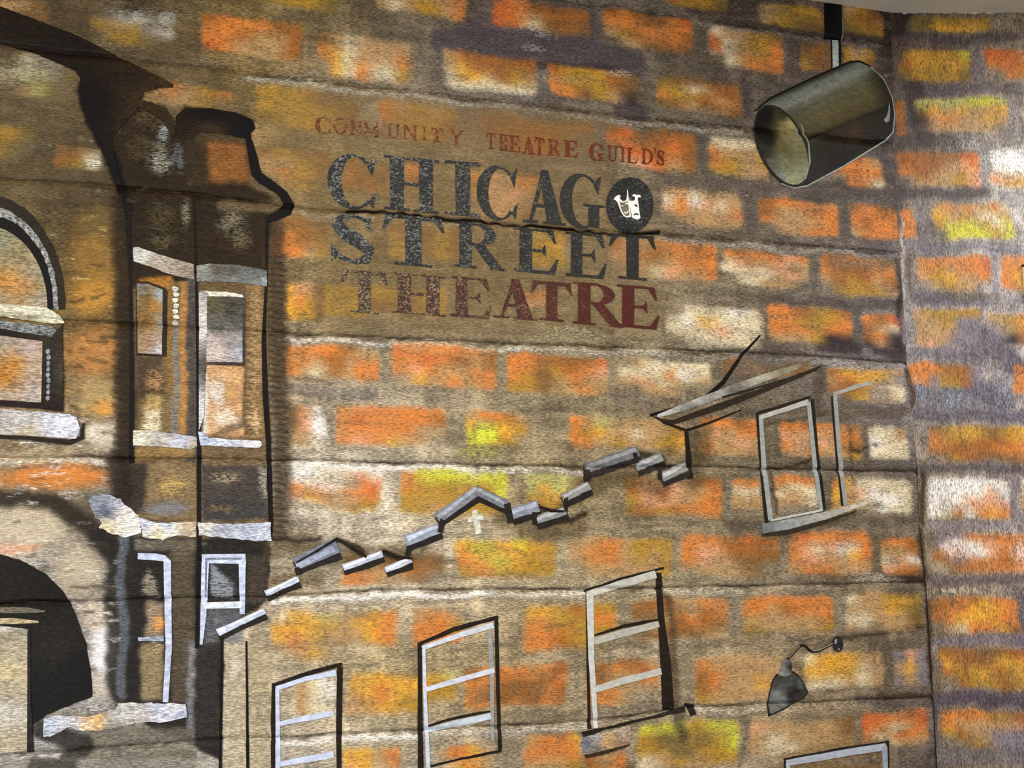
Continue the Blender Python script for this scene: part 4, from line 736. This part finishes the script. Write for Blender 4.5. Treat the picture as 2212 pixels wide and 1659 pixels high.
drawn_window('pale drawn window with two slanted bars, leaning between the yellow and dark-centred orange bricks', (990, 1655),
 [([(906, 1390), (907, 1500), (909, 1668)], [9, 10, 12]), ([(903, 1392), (985, 1358), (1076, 1333)], [7, 10, 8]), ([(1072, 1332), (1074, 1450), (1080, 1620)], [9, 8, 8]), ([(922, 1657), (1000, 1638), (1082, 1622)], [4, 5, 5]), ([(925, 1568), (985, 1550), (1060, 1536)], [4, 6, 3])],
 [('stile', [(915, 1397), (918, 1500), (925, 1658)], [7, 8, 9], (200, 206, 220)), ('top_rail', [(912, 1400), (985, 1374), (1066, 1350)], [9, 11, 12], (204, 206, 212)), ('stile', [(1058, 1362), (1062, 1450), (1064, 1600)], [9, 9, 8], (150, 150, 146)), ('glazing_bar', [(918, 1490), (985, 1470), (1068, 1447)], [10, 11, 10], (206, 208, 218)), ('glazing_bar', [(924, 1577), (985, 1563), (1060, 1546)], [10, 15, 13], (198, 204, 212))])
w3_ = drawn_window('tall white drawn window with a stone sill and thick black edge', (1350, 1600),
 [([(1262, 1277), (1340, 1252), (1433, 1227)], [4, 9, 5]), ([(1267, 1275), (1269, 1420), (1273, 1575)], [5, 6, 8]), ([(1422, 1237), (1428, 1340), (1437, 1430), (1444, 1535)], [13, 15, 22, 26]), ([(1258, 1588), (1300, 1575), (1400, 1552), (1480, 1532)], [14, 6, 5, 10]), ([(1478, 1520), (1492, 1526), (1497, 1545)], [5, 16, 14]), ([(1284, 1372), (1350, 1352), (1422, 1338)], [3, 8, 4])],
 [('stile', [(1274, 1282), (1277, 1420), (1287, 1572)], [15, 13, 9], (198, 196, 188)), ('top_rail', [(1268, 1284), (1340, 1262), (1416, 1240)], [12, 17, 16], (190, 186, 174)), ('glazing_bar', [(1283, 1385), (1350, 1366), (1423, 1348)], [15, 16, 13], (178, 172, 160)), ('glazing_bar', [(1286, 1489), (1350, 1469), (1428, 1450)], [14, 15, 14], (190, 184, 174))])
patch('sill', [(1258, 1592), (1300, 1582), (1362, 1566), (1362, 1606), (1300, 1622), (1262, 1630), (1256, 1612)], w3_, [(1265, 1605, (112, 112, 120)), (1290, 1590, (160, 156, 154)), (1310, 1600, (204, 160, 100)), (1340, 1580, (172, 156, 132)), (1340, 1605, (134, 108, 88)), (1290, 1618, (112, 102, 96))], cell=.008)
patch('outline', band([(1264, 1634), (1310, 1624), (1360, 1608)], [6, 8, 4]), w3_, (64, 48, 34), mat=M_S, rag=.001)
drawn_window('grey-framed drawn window above a slanted sill near the wall corner', (1712, 1120),
 [([(1635, 892), (1642, 980), (1656, 1130)], [6, 7, 8]), ([(1633, 893), (1690, 877), (1750, 858)], [5, 7, 6]), ([(1754, 862), (1764, 980), (1780, 1102)], [9, 9, 9])],
 [('stile', [(1643, 900), (1649, 1000), (1664, 1124)], [9, 10, 11], (150, 152, 148)), ('top_rail', [(1640, 902), (1690, 886), (1746, 868)], [9, 10, 12], (172, 170, 160)), ('stile', [(1746, 868), (1758, 990), (1773, 1102)], [8, 9, 8], (150, 152, 148)), ('bottom_rail', [(1664, 1124), (1720, 1113), (1775, 1102)], [4, 5, 4], (186, 184, 176))])
drawn_window('half-finished grey drawn window fading out against the wall corner', (1850, 1090),
 [([(1797, 855), (1806, 970), (1820, 1092)], [5, 6, 6])],
 [('stile', [(1803, 853), (1812, 970), (1826, 1092)], [9, 10, 9], (146, 144, 138)), ('top_rail', [(1800, 852), (1840, 838), (1882, 826)], [8, 9, 9], (158, 152, 142))])
sl_ = thing('painted_sill', 'long slanted grey ledge under the two drawn windows by the wall corner', 'painted sill', (1700, 1150))
patch('ledge', [(1645, 1132), (1700, 1122), (1780, 1106), (1880, 1080), (1884, 1084), (1790, 1120), (1700, 1144), (1648, 1152)], sl_, [(1650, 1142, (108, 110, 112)), (1700, 1130, (140, 142, 140)), (1780, 1112, (156, 152, 142)), (1870, 1086, (190, 178, 156))], cell=.008, mat=M_S, lift=.0009)
patch('shadow', band([(1646, 1156), (1700, 1150), (1780, 1128), (1850, 1104)], [6, 10, 8, 3]), sl_, (54, 47, 37), mat=M_S, lift=.0005, rag=.001)
drawn_window('blue-grey top of a drawn window under the pink-red brick', (1800, 1659),
 [([(1693, 1641), (1800, 1620), (1916, 1603)], [5, 5, 5]), ([(1917, 1600), (1924, 1850)], [4, 4]), ([(1695, 1640), (1704, 1880)], [4, 4]), ([(1702, 1882), (1926, 1848)], [6, 6])],
 [('top_rail', [(1698, 1648), (1800, 1630), (1912, 1612)], [13, 15, 15], (166, 170, 180)), ('stile', [(1701, 1648), (1709, 1876)], [9, 9], (176, 182, 192)), ('stile', [(1910, 1612), (1914, 1700), (1917, 1850)], [11, 9, 9], (150, 154, 164))])

# --- lettering
def R_(x0, y0, x1, y1): return [(x0, y0), (x1, y0), (x1, y1), (x0, y1)]
def arc(cx, cy, rx, ry, ix, iy, irx, iry, a0, a1, n=18):
    out = []
    for k in range(n):
        q = [math.radians(a0+(a1-a0)*(k+j)/n) for j in (0, 1)]
        out.append([(cx+rx*math.cos(q[0]), cy+ry*math.sin(q[0])), (cx+rx*math.cos(q[1]), cy+ry*math.sin(q[1])), (ix+irx*math.cos(q[1]), iy+iry*math.sin(q[1])), (ix+irx*math.cos(q[0]), iy+iry*math.sin(q[0]))])
    return out
def path(p):
    a = np.array(p, float); return band(a[:, :2], a[:, 2])
GL = {}
GL['C'] = arc(.5, .5, .5, .5, .57, .5, .29, .455, 48, 318) + [[(.80, .80), (.90, .62), (.97, .98), (.90, .94)], [(.84, .14), (.93, .04), (.98, .36), (.90, .26)]]
GL['G'] = arc(.46, .5, .46, .5, .53, .5, .27, .455, 48, 320) + [[(.74, .82), (.84, .64), (.90, .98), (.83, .94)], R_(.62, .04, .86, .42), R_(.52, .41, .99, .455)]
GL['H'] = [R_(.11, .03, .36, .97), R_(.64, .03, .89, .97), R_(.34, .47, .66, .53), R_(0, .955, .47, 1), R_(0, 0, .47, .045), R_(.53, .955, 1, 1), R_(.53, 0, 1, .045)]
GL['I'] = [R_(.3, .03, .72, .97), R_(0, .95, 1, 1), R_(0, 0, 1, .05)]
GL['A'] = [[(.14, .03), (.22, .03), (.50, .86), (.44, .98)], [(.56, .03), (.90, .03), (.58, 1), (.42, 1), (.40, .92)], R_(.27, .30, .66, .36), R_(0, 0, .36, .045), R_(.46, 0, 1, .045)]
GL['T'] = [R_(.37, .03, .63, .97), R_(.05, .93, .95, 1), [(0, .70), (.05, .70), (.20, .95), (.08, 1)], [(1, .70), (.95, .70), (.80, .95), (.92, 1)], R_(.2, 0, .8, .05)]
GL['R'] = [R_(.11, .03, .36, .97), R_(0, .955, .46, 1), R_(0, 0, .46, .045), R_(.34, .49, .46, .54)] + arc(.44, .745, .42, .255, .44, .745, .19, .21, -90, 90, 12) + [[(.40, .50), (.62, .52), (1.0, .03), (.76, .03)], R_(.74, 0, 1.03, .045)]
GL['E'] = [R_(.12, .03, .40, .97), R_(0, .945, .88, 1), [(.74, .95), (.90, .70), (.95, .70), (.88, 1)], R_(0, 0, .92, .055), [(.78, .05), (.97, .34), (1, .34), (.92, 0)], R_(.38, .475, .66, .53), [(.60, .5), (.70, .66), (.72, .36)]]
GL['S'] = path([(.80, .74, .05), (.78, .88, .08), (.50, .965, .07), (.24, .90, .17), (.15, .74, .25), (.32, .58, .29), (.62, .45, .29), (.83, .28, .25), (.76, .11, .19), (.50, .035, .07), (.22, .10, .09), (.08, .26, .05)]) + [[(.74, .80), (.86, .68), (.86, .98), (.80, .92)], [(.02, .02), (.12, .10), (.16, .26), (.02, .36)]]
GL['O'] = arc(.5, .5, .5, .5, .5, .5, .36, .42, 0, 360, 24)
GL['M'] = [R_(.08, 0, .2, 1), R_(.8, 0, .94, 1), [(.08, 1), (.22, 1), (.54, .1), (.46, .1)], [(.92, 1), (.80, 1), (.46, .1), (.52, .1)], R_(0, 0, .28, .06), R_(.72, 0, 1, .06)]
GL['U'] = [R_(.1, .3, .26, 1), R_(.76, .3, .86, 1), R_(0, .94, .36, 1), R_(.66, .94, .96, 1)] + arc(.48, .3, .38, .3, .51, .3, .25, .24, 180, 360, 12)
GL['N'] = [R_(.1, 0, .2, 1), R_(.8, 0, .9, 1), [(.06, 1), (.22, 1), (.9, 0), (.8, 0)], R_(0, 0, .3, .06), R_(.7, .94, 1, 1)]
GL['Y'] = [R_(.42, 0, .58, .5), [(.08, 1), (.24, 1), (.58, .46), (.44, .44)], [(.92, 1), (.82, 1), (.46, .46), (.56, .44)], R_(0, .94, .34, 1), R_(.7, .94, 1, 1), R_(.3, 0, .7, .06)]
GL['L'] = [R_(.14, 0, .34, 1), R_(0, .94, .5, 1), R_(0, 0, .92, .06), [(.82, .05), (.96, .3), (.92, 0)]]
GL['D'] = [R_(.1, 0, .28, 1), R_(0, .95, .4, 1), R_(0, 0, .4, .05)] + arc(.36, .5, .62, .5, .36, .5, .42, .44, -90, 90, 14)
GL["'"] = [[(.3, 1), (.8, 1), (.5, .7), (.3, .7)]]
def letter(chr_, x0, x1, yt, yb, parent, sl, **kw):
    ps = [[(x0+X*(x1-x0), yb+(yt-yb)*Y+sl*X*(x1-x0)) for X, Y in p] for p in GL[chr_]]
    return patch('letter', ps, parent, label=None, **kw)
def line(txt, boxes, at, label, under, over, cov, sl, mat, shade=None):
    t_ = thing('painted_lettering', label, 'lettering', at)
    for i, (c, b) in enumerate(zip(txt, boxes)):
        u = under if shade is None else tuple(np.array(under)*(1-i/(len(txt)-1))+np.array(shade)*i/(len(txt)-1))
        ov = over if not callable(over) else over(i/(len(txt)-1)); cv = cov if not callable(cov) else cov(i/(len(txt)-1))
        letter(c, *b, t_, sl, col=u, over=ov, cov=cv, mat=mat, lift=.0008, lo=1.0, rag=.0008)
    return t_
chi = line('CHICAG', [(707, 815, 328, 447), (829, 948, 335, 451), (961, 1037, 346, 462), (1029, 1120, 354, 472), (1129, 1222, 363, 479), (1209, 1308, 371, 489)], (1060, 480), 'wrinkled black word CHICAGO with a white mask emblem in its O', (26, 26, 27), lambda q: tuple(v*(1-.42*q) for v in (142, 140, 132)), lambda q: .33-.05*q, .095, M_W, (44, 42, 38))  # grey over colour paints specular glints onto the black letters
dc = patch('letter', ell(1360, 443.5, 51, 60, .05, 36), chi, (26, 26, 25), over=(92, 92, 88), cov=.30, mat=M_W, lift=.0009, lo=1.0, cell=.01)  # grey over colour: painted glints on the disc of the O
def e4(p): return [(1100+x/3.95, 400+y/3.95) for x, y in p]
patch('mask_emblem', [e4([(888, 122), (905, 100), (928, 84), (948, 92), (942, 112), (950, 128), (968, 140), (990, 134), (1000, 112), (1004, 40), (1010, 44), (1016, 112), (1022, 132), (1030, 200), (1036, 272), (1000, 280), (976, 268), (952, 234), (936, 190), (922, 152), (906, 132)])], dc, (226, 222, 212), mat=M_S, lift=.0013, hi=1.08, lo=.95, label='white laughing mask')
patch('mask_face', [e4([(938, 142), (962, 152), (990, 148), (1004, 138), (1014, 180), (1022, 256), (1000, 268), (982, 258), (958, 222)])], dc, (112, 102, 84), mat=M_S, lift=.0016)
patch('mask_eye', [e4(ell(962, 180, 12, 5, .3, 10)), e4(ell(996, 160, 12, 6, -.3, 10)), e4([(976, 226), (996, 236), (1014, 216), (1012, 238), (994, 250), (980, 242)])], dc, (224, 220, 210), mat=M_S, lift=.0018)
patch('mask_emblem', [e4([(1018, 132), (1044, 138), (1064, 132), (1072, 116), (1066, 100), (1050, 98), (1048, 86), (1066, 80), (1086, 86), (1106, 84), (1122, 98), (1118, 108), (1100, 106), (1092, 118), (1098, 150), (1106, 220), (1116, 282), (1096, 296), (1068, 292), (1044, 276), (1036, 220), (1026, 170)])], dc, (232, 228, 220), mat=M_S, lift=.0013, hi=1.08, lo=.95, label='white weeping mask')
patch('mask_eye', [e4([(1062, 172), (1078, 168), (1090, 178), (1088, 188), (1076, 184)]), e4([(1058, 252), (1078, 240), (1098, 250), (1096, 260), (1078, 252), (1062, 262)])], dc, (34, 32, 30), mat=M_S, lift=.0018)
line('STREET', [(714, 815, 457, 565), (825, 961, 459, 568), (981, 1086, 476, 575), (1111, 1206, 489, 585), (1222, 1310, 499, 595), (1315, 1417, 501, 599)], (1060, 605), 'wrinkled black word STREET beneath the word with the mask emblem', (27, 27, 28), lambda q: tuple(v*(1-.45*q) for v in (148, 147, 140)), lambda q: .36-.10*q, .095, M_W, (36, 33, 29))  # grey speckle here also stands for glints, painted into the letters
line('THEATRE', [(736, 838, 581, 672), (846, 962, 587, 674), (974, 1062, 595, 682), (1066, 1160, 598, 685), (1146, 1237, 605, 689), (1237, 1343, 608, 698), (1333, 1424, 614, 704)], (1080, 700), 'dark red word THEATRE in serif capitals at the foot of the sign', (54, 32, 24), lambda q: tuple(np.array((158, 140, 112))*(1-q)+np.array((104, 50, 34))*q), lambda q: .40-.10*q, .09, M_W, (80, 27, 17))
cb = [(110,200,85,183),(215,295,92,184),(315,382,106,190),(388,480,112,198),(530,605,126,208),(620,705,132,214),(735,757,142,222),(785,855,150,230),(895,970,163,250),(1108,1160,180,272),(1182,1232,188,282),(1240,1302,196,290),(1315,1390,202,300),(1388,1446,208,306),(1465,1535,216,312),(1560,1640,224,320),(1706,1795,238,340),(1813,1872,252,344),(1888,1912,262,350),(1924,1988,268,354),(2012,2078,272,362),(2083,2097,268,362),(2100,2146,282,368)]
cb = [(640+a/2.6976, 640+b/2.6976, 220+c/2.6976, 220+d/2.6976) for a, b, c, d in cb]
line("COMMUNITYTHEATREGUILD'S", cb, (1060, 330), "thin dark red line COMMUNITY THEATRE GUILD'S above the large words", (104, 42, 24), lambda q: tuple(np.array((196, 150, 110))*(1-q)+np.array((150, 70, 40))*q), lambda q: .34-.14*q, .10, M_W, (108, 40, 22))

# --- spotlight
sp = thing('painted_spotlight', 'large dark olive cylinder spotlight hanging from a black bracket below the ceiling', 'painted lamp', (1800, 300))
patch('bracket', [(1780, 7), (1818, 10), (1820, 84), (1781, 84)], sp, [(1785, 40, (16, 14, 12)), (1800, 40, (14, 12, 11)), (1806, 40, (34, 32, 28)), (1816, 50, (28, 26, 23))], cell=.006, mat=M_S)
patch('bracket_edge', band([(1819, 12), (1820, 84)], 2.5), sp, (108, 108, 102), mat=M_S, lift=.001)
st = patch('stem', [(1795, 85), (1816, 85), (1816, 150), (1796, 152)], sp, (26, 22, 19), mat=M_S)
patch('stem_face', [(1797, 86), (1810, 86), (1811, 146), (1798, 150)], st, [(1800, 100, (150, 156, 152)), (1809, 120, (118, 120, 116)), (1800, 145, (170, 172, 166))], mat=M_S, lift=.001)
def barrel(px, py):
    n = (px-1661)*.415 + (py-214)*.909; t_ = (px-1661)*.909 - (py-214)*.415
    stops = [-5, 3, 12, 30, 48, 85, 115, 128, 150, 175, 200]; cs = np.array([(24, 23, 20), (52, 52, 46), (98, 101, 92), (116, 118, 106), (86, 84, 66), (84, 76, 48), (66, 58, 36), (38, 34, 24), (36, 32, 24), (30, 27, 22), (26, 24, 20)], float)/255
    c = np.stack([np.interp(n, stops, cs[:, i]) for i in range(3)], -1)
    k = smooth((t_-190)/60)*.75*smooth((n-10)/40); c = c*(1-k[:, None]) + c3((22, 18, 15))*k[:, None]
    k = smooth((60-np.abs(t_-20))/60)*.35*smooth((n-20)/30); c = c*(1-k[:, None]) + c3((60, 62, 52))*k[:, None]
    k = np.exp(-((n-.045*t_-112)/4.0)**2)*.8*(t_ > 30); c = c*(1-k[:, None]) + c3((18, 16, 12))*k[:, None]
    b_ = np.exp(-(((px-1845)/26)**2+((py-285)/30)**2))*.5; c = c*(1-b_[:, None]) + c3((78, 54, 34))*b_[:, None]
    return c
BO = [(1630, 241), (1661, 214), (1710, 190), (1761, 166), (1800, 148), (1836, 134), (1854, 134), (1878, 145), (1894, 158), (1906, 172), (1918, 190), (1926, 214), (1931, 240), (1931, 262), (1926, 286), (1912, 304), (1870, 330), (1821, 359), (1780, 382), (1743, 401), (1716, 406), (1686, 395), (1664, 374), (1645, 345), (1630, 305), (1625, 271)]
ba = patch('barrel', BO, sp, barrel, cell=.0045, mat=M_S, lift=.0009)
patch('barrel_outline', band([(1630, 241), (1661, 214), (1761, 166), (1836, 134), (1856, 133), (1880, 145)], [3, 4, 4, 4, 4, 3]), sp, (22, 19, 16), mat=M_S, lift=.0011)
patch('rim_light', band([(1880, 145), (1908, 172), (1926, 210), (1932, 247), (1928, 286), (1912, 304), (1821, 360), (1743, 402), (1716, 407), (1686, 397)], [1.2, 2, 2, 2.4, 3, 3.4, 3.6, 3.2, 3.4, 2.5]), sp, (140, 142, 134), mat=M_S, lift=.0012)
patch('glint', [(1919, 220), (1922, 240), (1920, 262), (1914, 266), (1908, 260), (1914, 252), (1918, 238)], ba, (124, 124, 122), mat=M_S, lift=.0013)
ax = math.atan2(169, 78)
patch('rim', ell(1688, 316, 95, 51, ax, 40), sp, (40, 38, 31), mat=M_S, lift=.0014, cell=.012)
def lens(px, py):
    c = idw(px, py, [(1655, 250, (18, 16, 13)), (1640, 280, (16, 15, 12)), (1660, 300, (20, 18, 14)), (1690, 250, (48, 44, 28)), (1705, 268, (150, 132, 86)), (1700, 285, (128, 112, 70)), (1720, 285, (130, 124, 98)), (1690, 320, (92, 86, 52)), (1730, 330, (100, 96, 66)), (1650, 330, (42, 42, 38)), (1690, 360, (112, 108, 76)), (1670, 360, (84, 86, 76)), (1735, 370, (126, 124, 96)), (1710, 388, (138, 136, 106)), (1688, 380, (112, 116, 104))]); return c
patch('lens', ell(1688, 316, 90, 46, ax, 40), sp, lens, mat=M_S, lift=.0017, cell=.0045)
patch('lens_edge', band([(1728, 268), (1745, 310), (1748, 350), (1738, 386), (1722, 399)], [1.5, 2.5, 4, 4, 2]), sp, (128, 132, 118), mat=M_S, lift=.002)

# --- small gooseneck lamp
gl = thing('painted_wall_lamp', 'small dark bell-shaped lamp on a curved arm near the wall corner', 'painted lamp', (1700, 1541))
patch('outline', [(1676, 1456), (1668, 1468), (1660, 1500), (1657, 1530), (1659, 1548), (1668, 1544), (1700, 1530), (1734, 1510), (1746, 1495), (1730, 1464), (1714, 1450)], gl, (46, 40, 34), mat=M_S, lift=.0005, rag=.001)
patch('shade', [(1680, 1459), (1672, 1467), (1664, 1492), (1661, 1510), (1662, 1540), (1667, 1541), (1700, 1526), (1728, 1510), (1743, 1495), (1728, 1467), (1713, 1454), (1697, 1453)], gl, [(1670, 1480, (70, 68, 64)), (1678, 1500, (120, 118, 112)), (1668, 1530, (106, 106, 102)), (1690, 1510, (110, 110, 108)), (1708, 1500, (40, 38, 36)), (1705, 1475, (74, 73, 70)), (1712, 1515, (50, 48, 46)), (1728, 1480, (84, 84, 80)), (1738, 1495, (58, 56, 52)), (1720, 1490, (34, 31, 29)), (1690, 1465, (64, 62, 58))], cell=.004, mat=M_S, lift=.0009)
patch('socket', [(1692, 1426), (1704, 1424), (1709, 1432), (1710, 1455), (1697, 1461), (1681, 1458), (1686, 1440)], gl, [(1690, 1440, (122, 122, 112)), (1696, 1430, (104, 104, 96)), (1705, 1440, (38, 35, 32)), (1692, 1454, (132, 132, 124))], cell=.004, mat=M_S, lift=.0011)
ar = patch('arm', band([(1700, 1426), (1710, 1414), (1718, 1405), (1727, 1396), (1733, 1393), (1741, 1397), (1747, 1404), (1755, 1408), (1768, 1406), (1785, 1397), (1800, 1390)], 5), gl, (36, 31, 26), mat=M_S)
patch('arm_light', band([(1703, 1421), (1711, 1411), (1719, 1402), (1727, 1395)], 2), ar, (128, 122, 108), mat=M_S, lift=.001)
patch('arm_light', band([(1756, 1406), (1768, 1404), (1785, 1396), (1799, 1389)], 2), ar, (136, 128, 110), mat=M_S, lift=.001)
pl_ = patch('wall_plate', ell(1809, 1391, 11.5, 17, -.1, 20), gl, (44, 43, 42), mat=M_S, lift=.001)
patch('plate_shine', [ell(1804, 1385, 2.6, 6, .2, 10), ell(1811, 1402, 2.5, 2.5, 0, 8)], pl_, (126, 127, 125), mat=M_S, lift=.0013)

# ------------------------------------------------------------------ thing on the right wall at the frame's edge
def wall_plate():
    s0, z1 = [float(v) for v in on_right(2207.5, 574)]; s1, z0 = [float(v) for v in on_right(2290, 650)]
    o = thing('notice_holder', 'white notice holder with a black top edge on the angled wall', 'notice holder', (2250, 650), right=True)
    def bxx(name, a, b, c, d, t, mat):
        bm = bmesh.new(); vs = []
        for l in (0.0004, t):
            for s_, z_ in ((a, c), (b, c), (b, d), (a, d)): vs.append(bm.verts.new(wall_point(np.array([s_]), np.array([z_]), np.array([l]), True)[0]))
        for f in ((4, 5, 6, 7), (3, 2, 1, 0), (0, 1, 5, 4), (1, 2, 6, 5), (2, 3, 7, 6), (3, 0, 4, 7)): bm.faces.new([vs[i] for i in f])
        bmesh.ops.recalc_face_normals(bm, faces=bm.faces[:]); bmesh.ops.bevel(bm, geom=bm.edges[:], offset=.0006, segments=2, affect='EDGES')
        me = bpy.data.meshes.new(name); bm.to_mesh(me); bm.free(); me.materials.append(mat); link(name, me, o)
    bxx('panel', s0, s1, z0, z1-.003, .006, plain('white_plastic', (216, 214, 210), .4)); bxx('top_edge', s0-.002, s1, z1-.0028, z1+.001, .009, plain('black_plastic', (24, 22, 22), .5))
wall_plate()
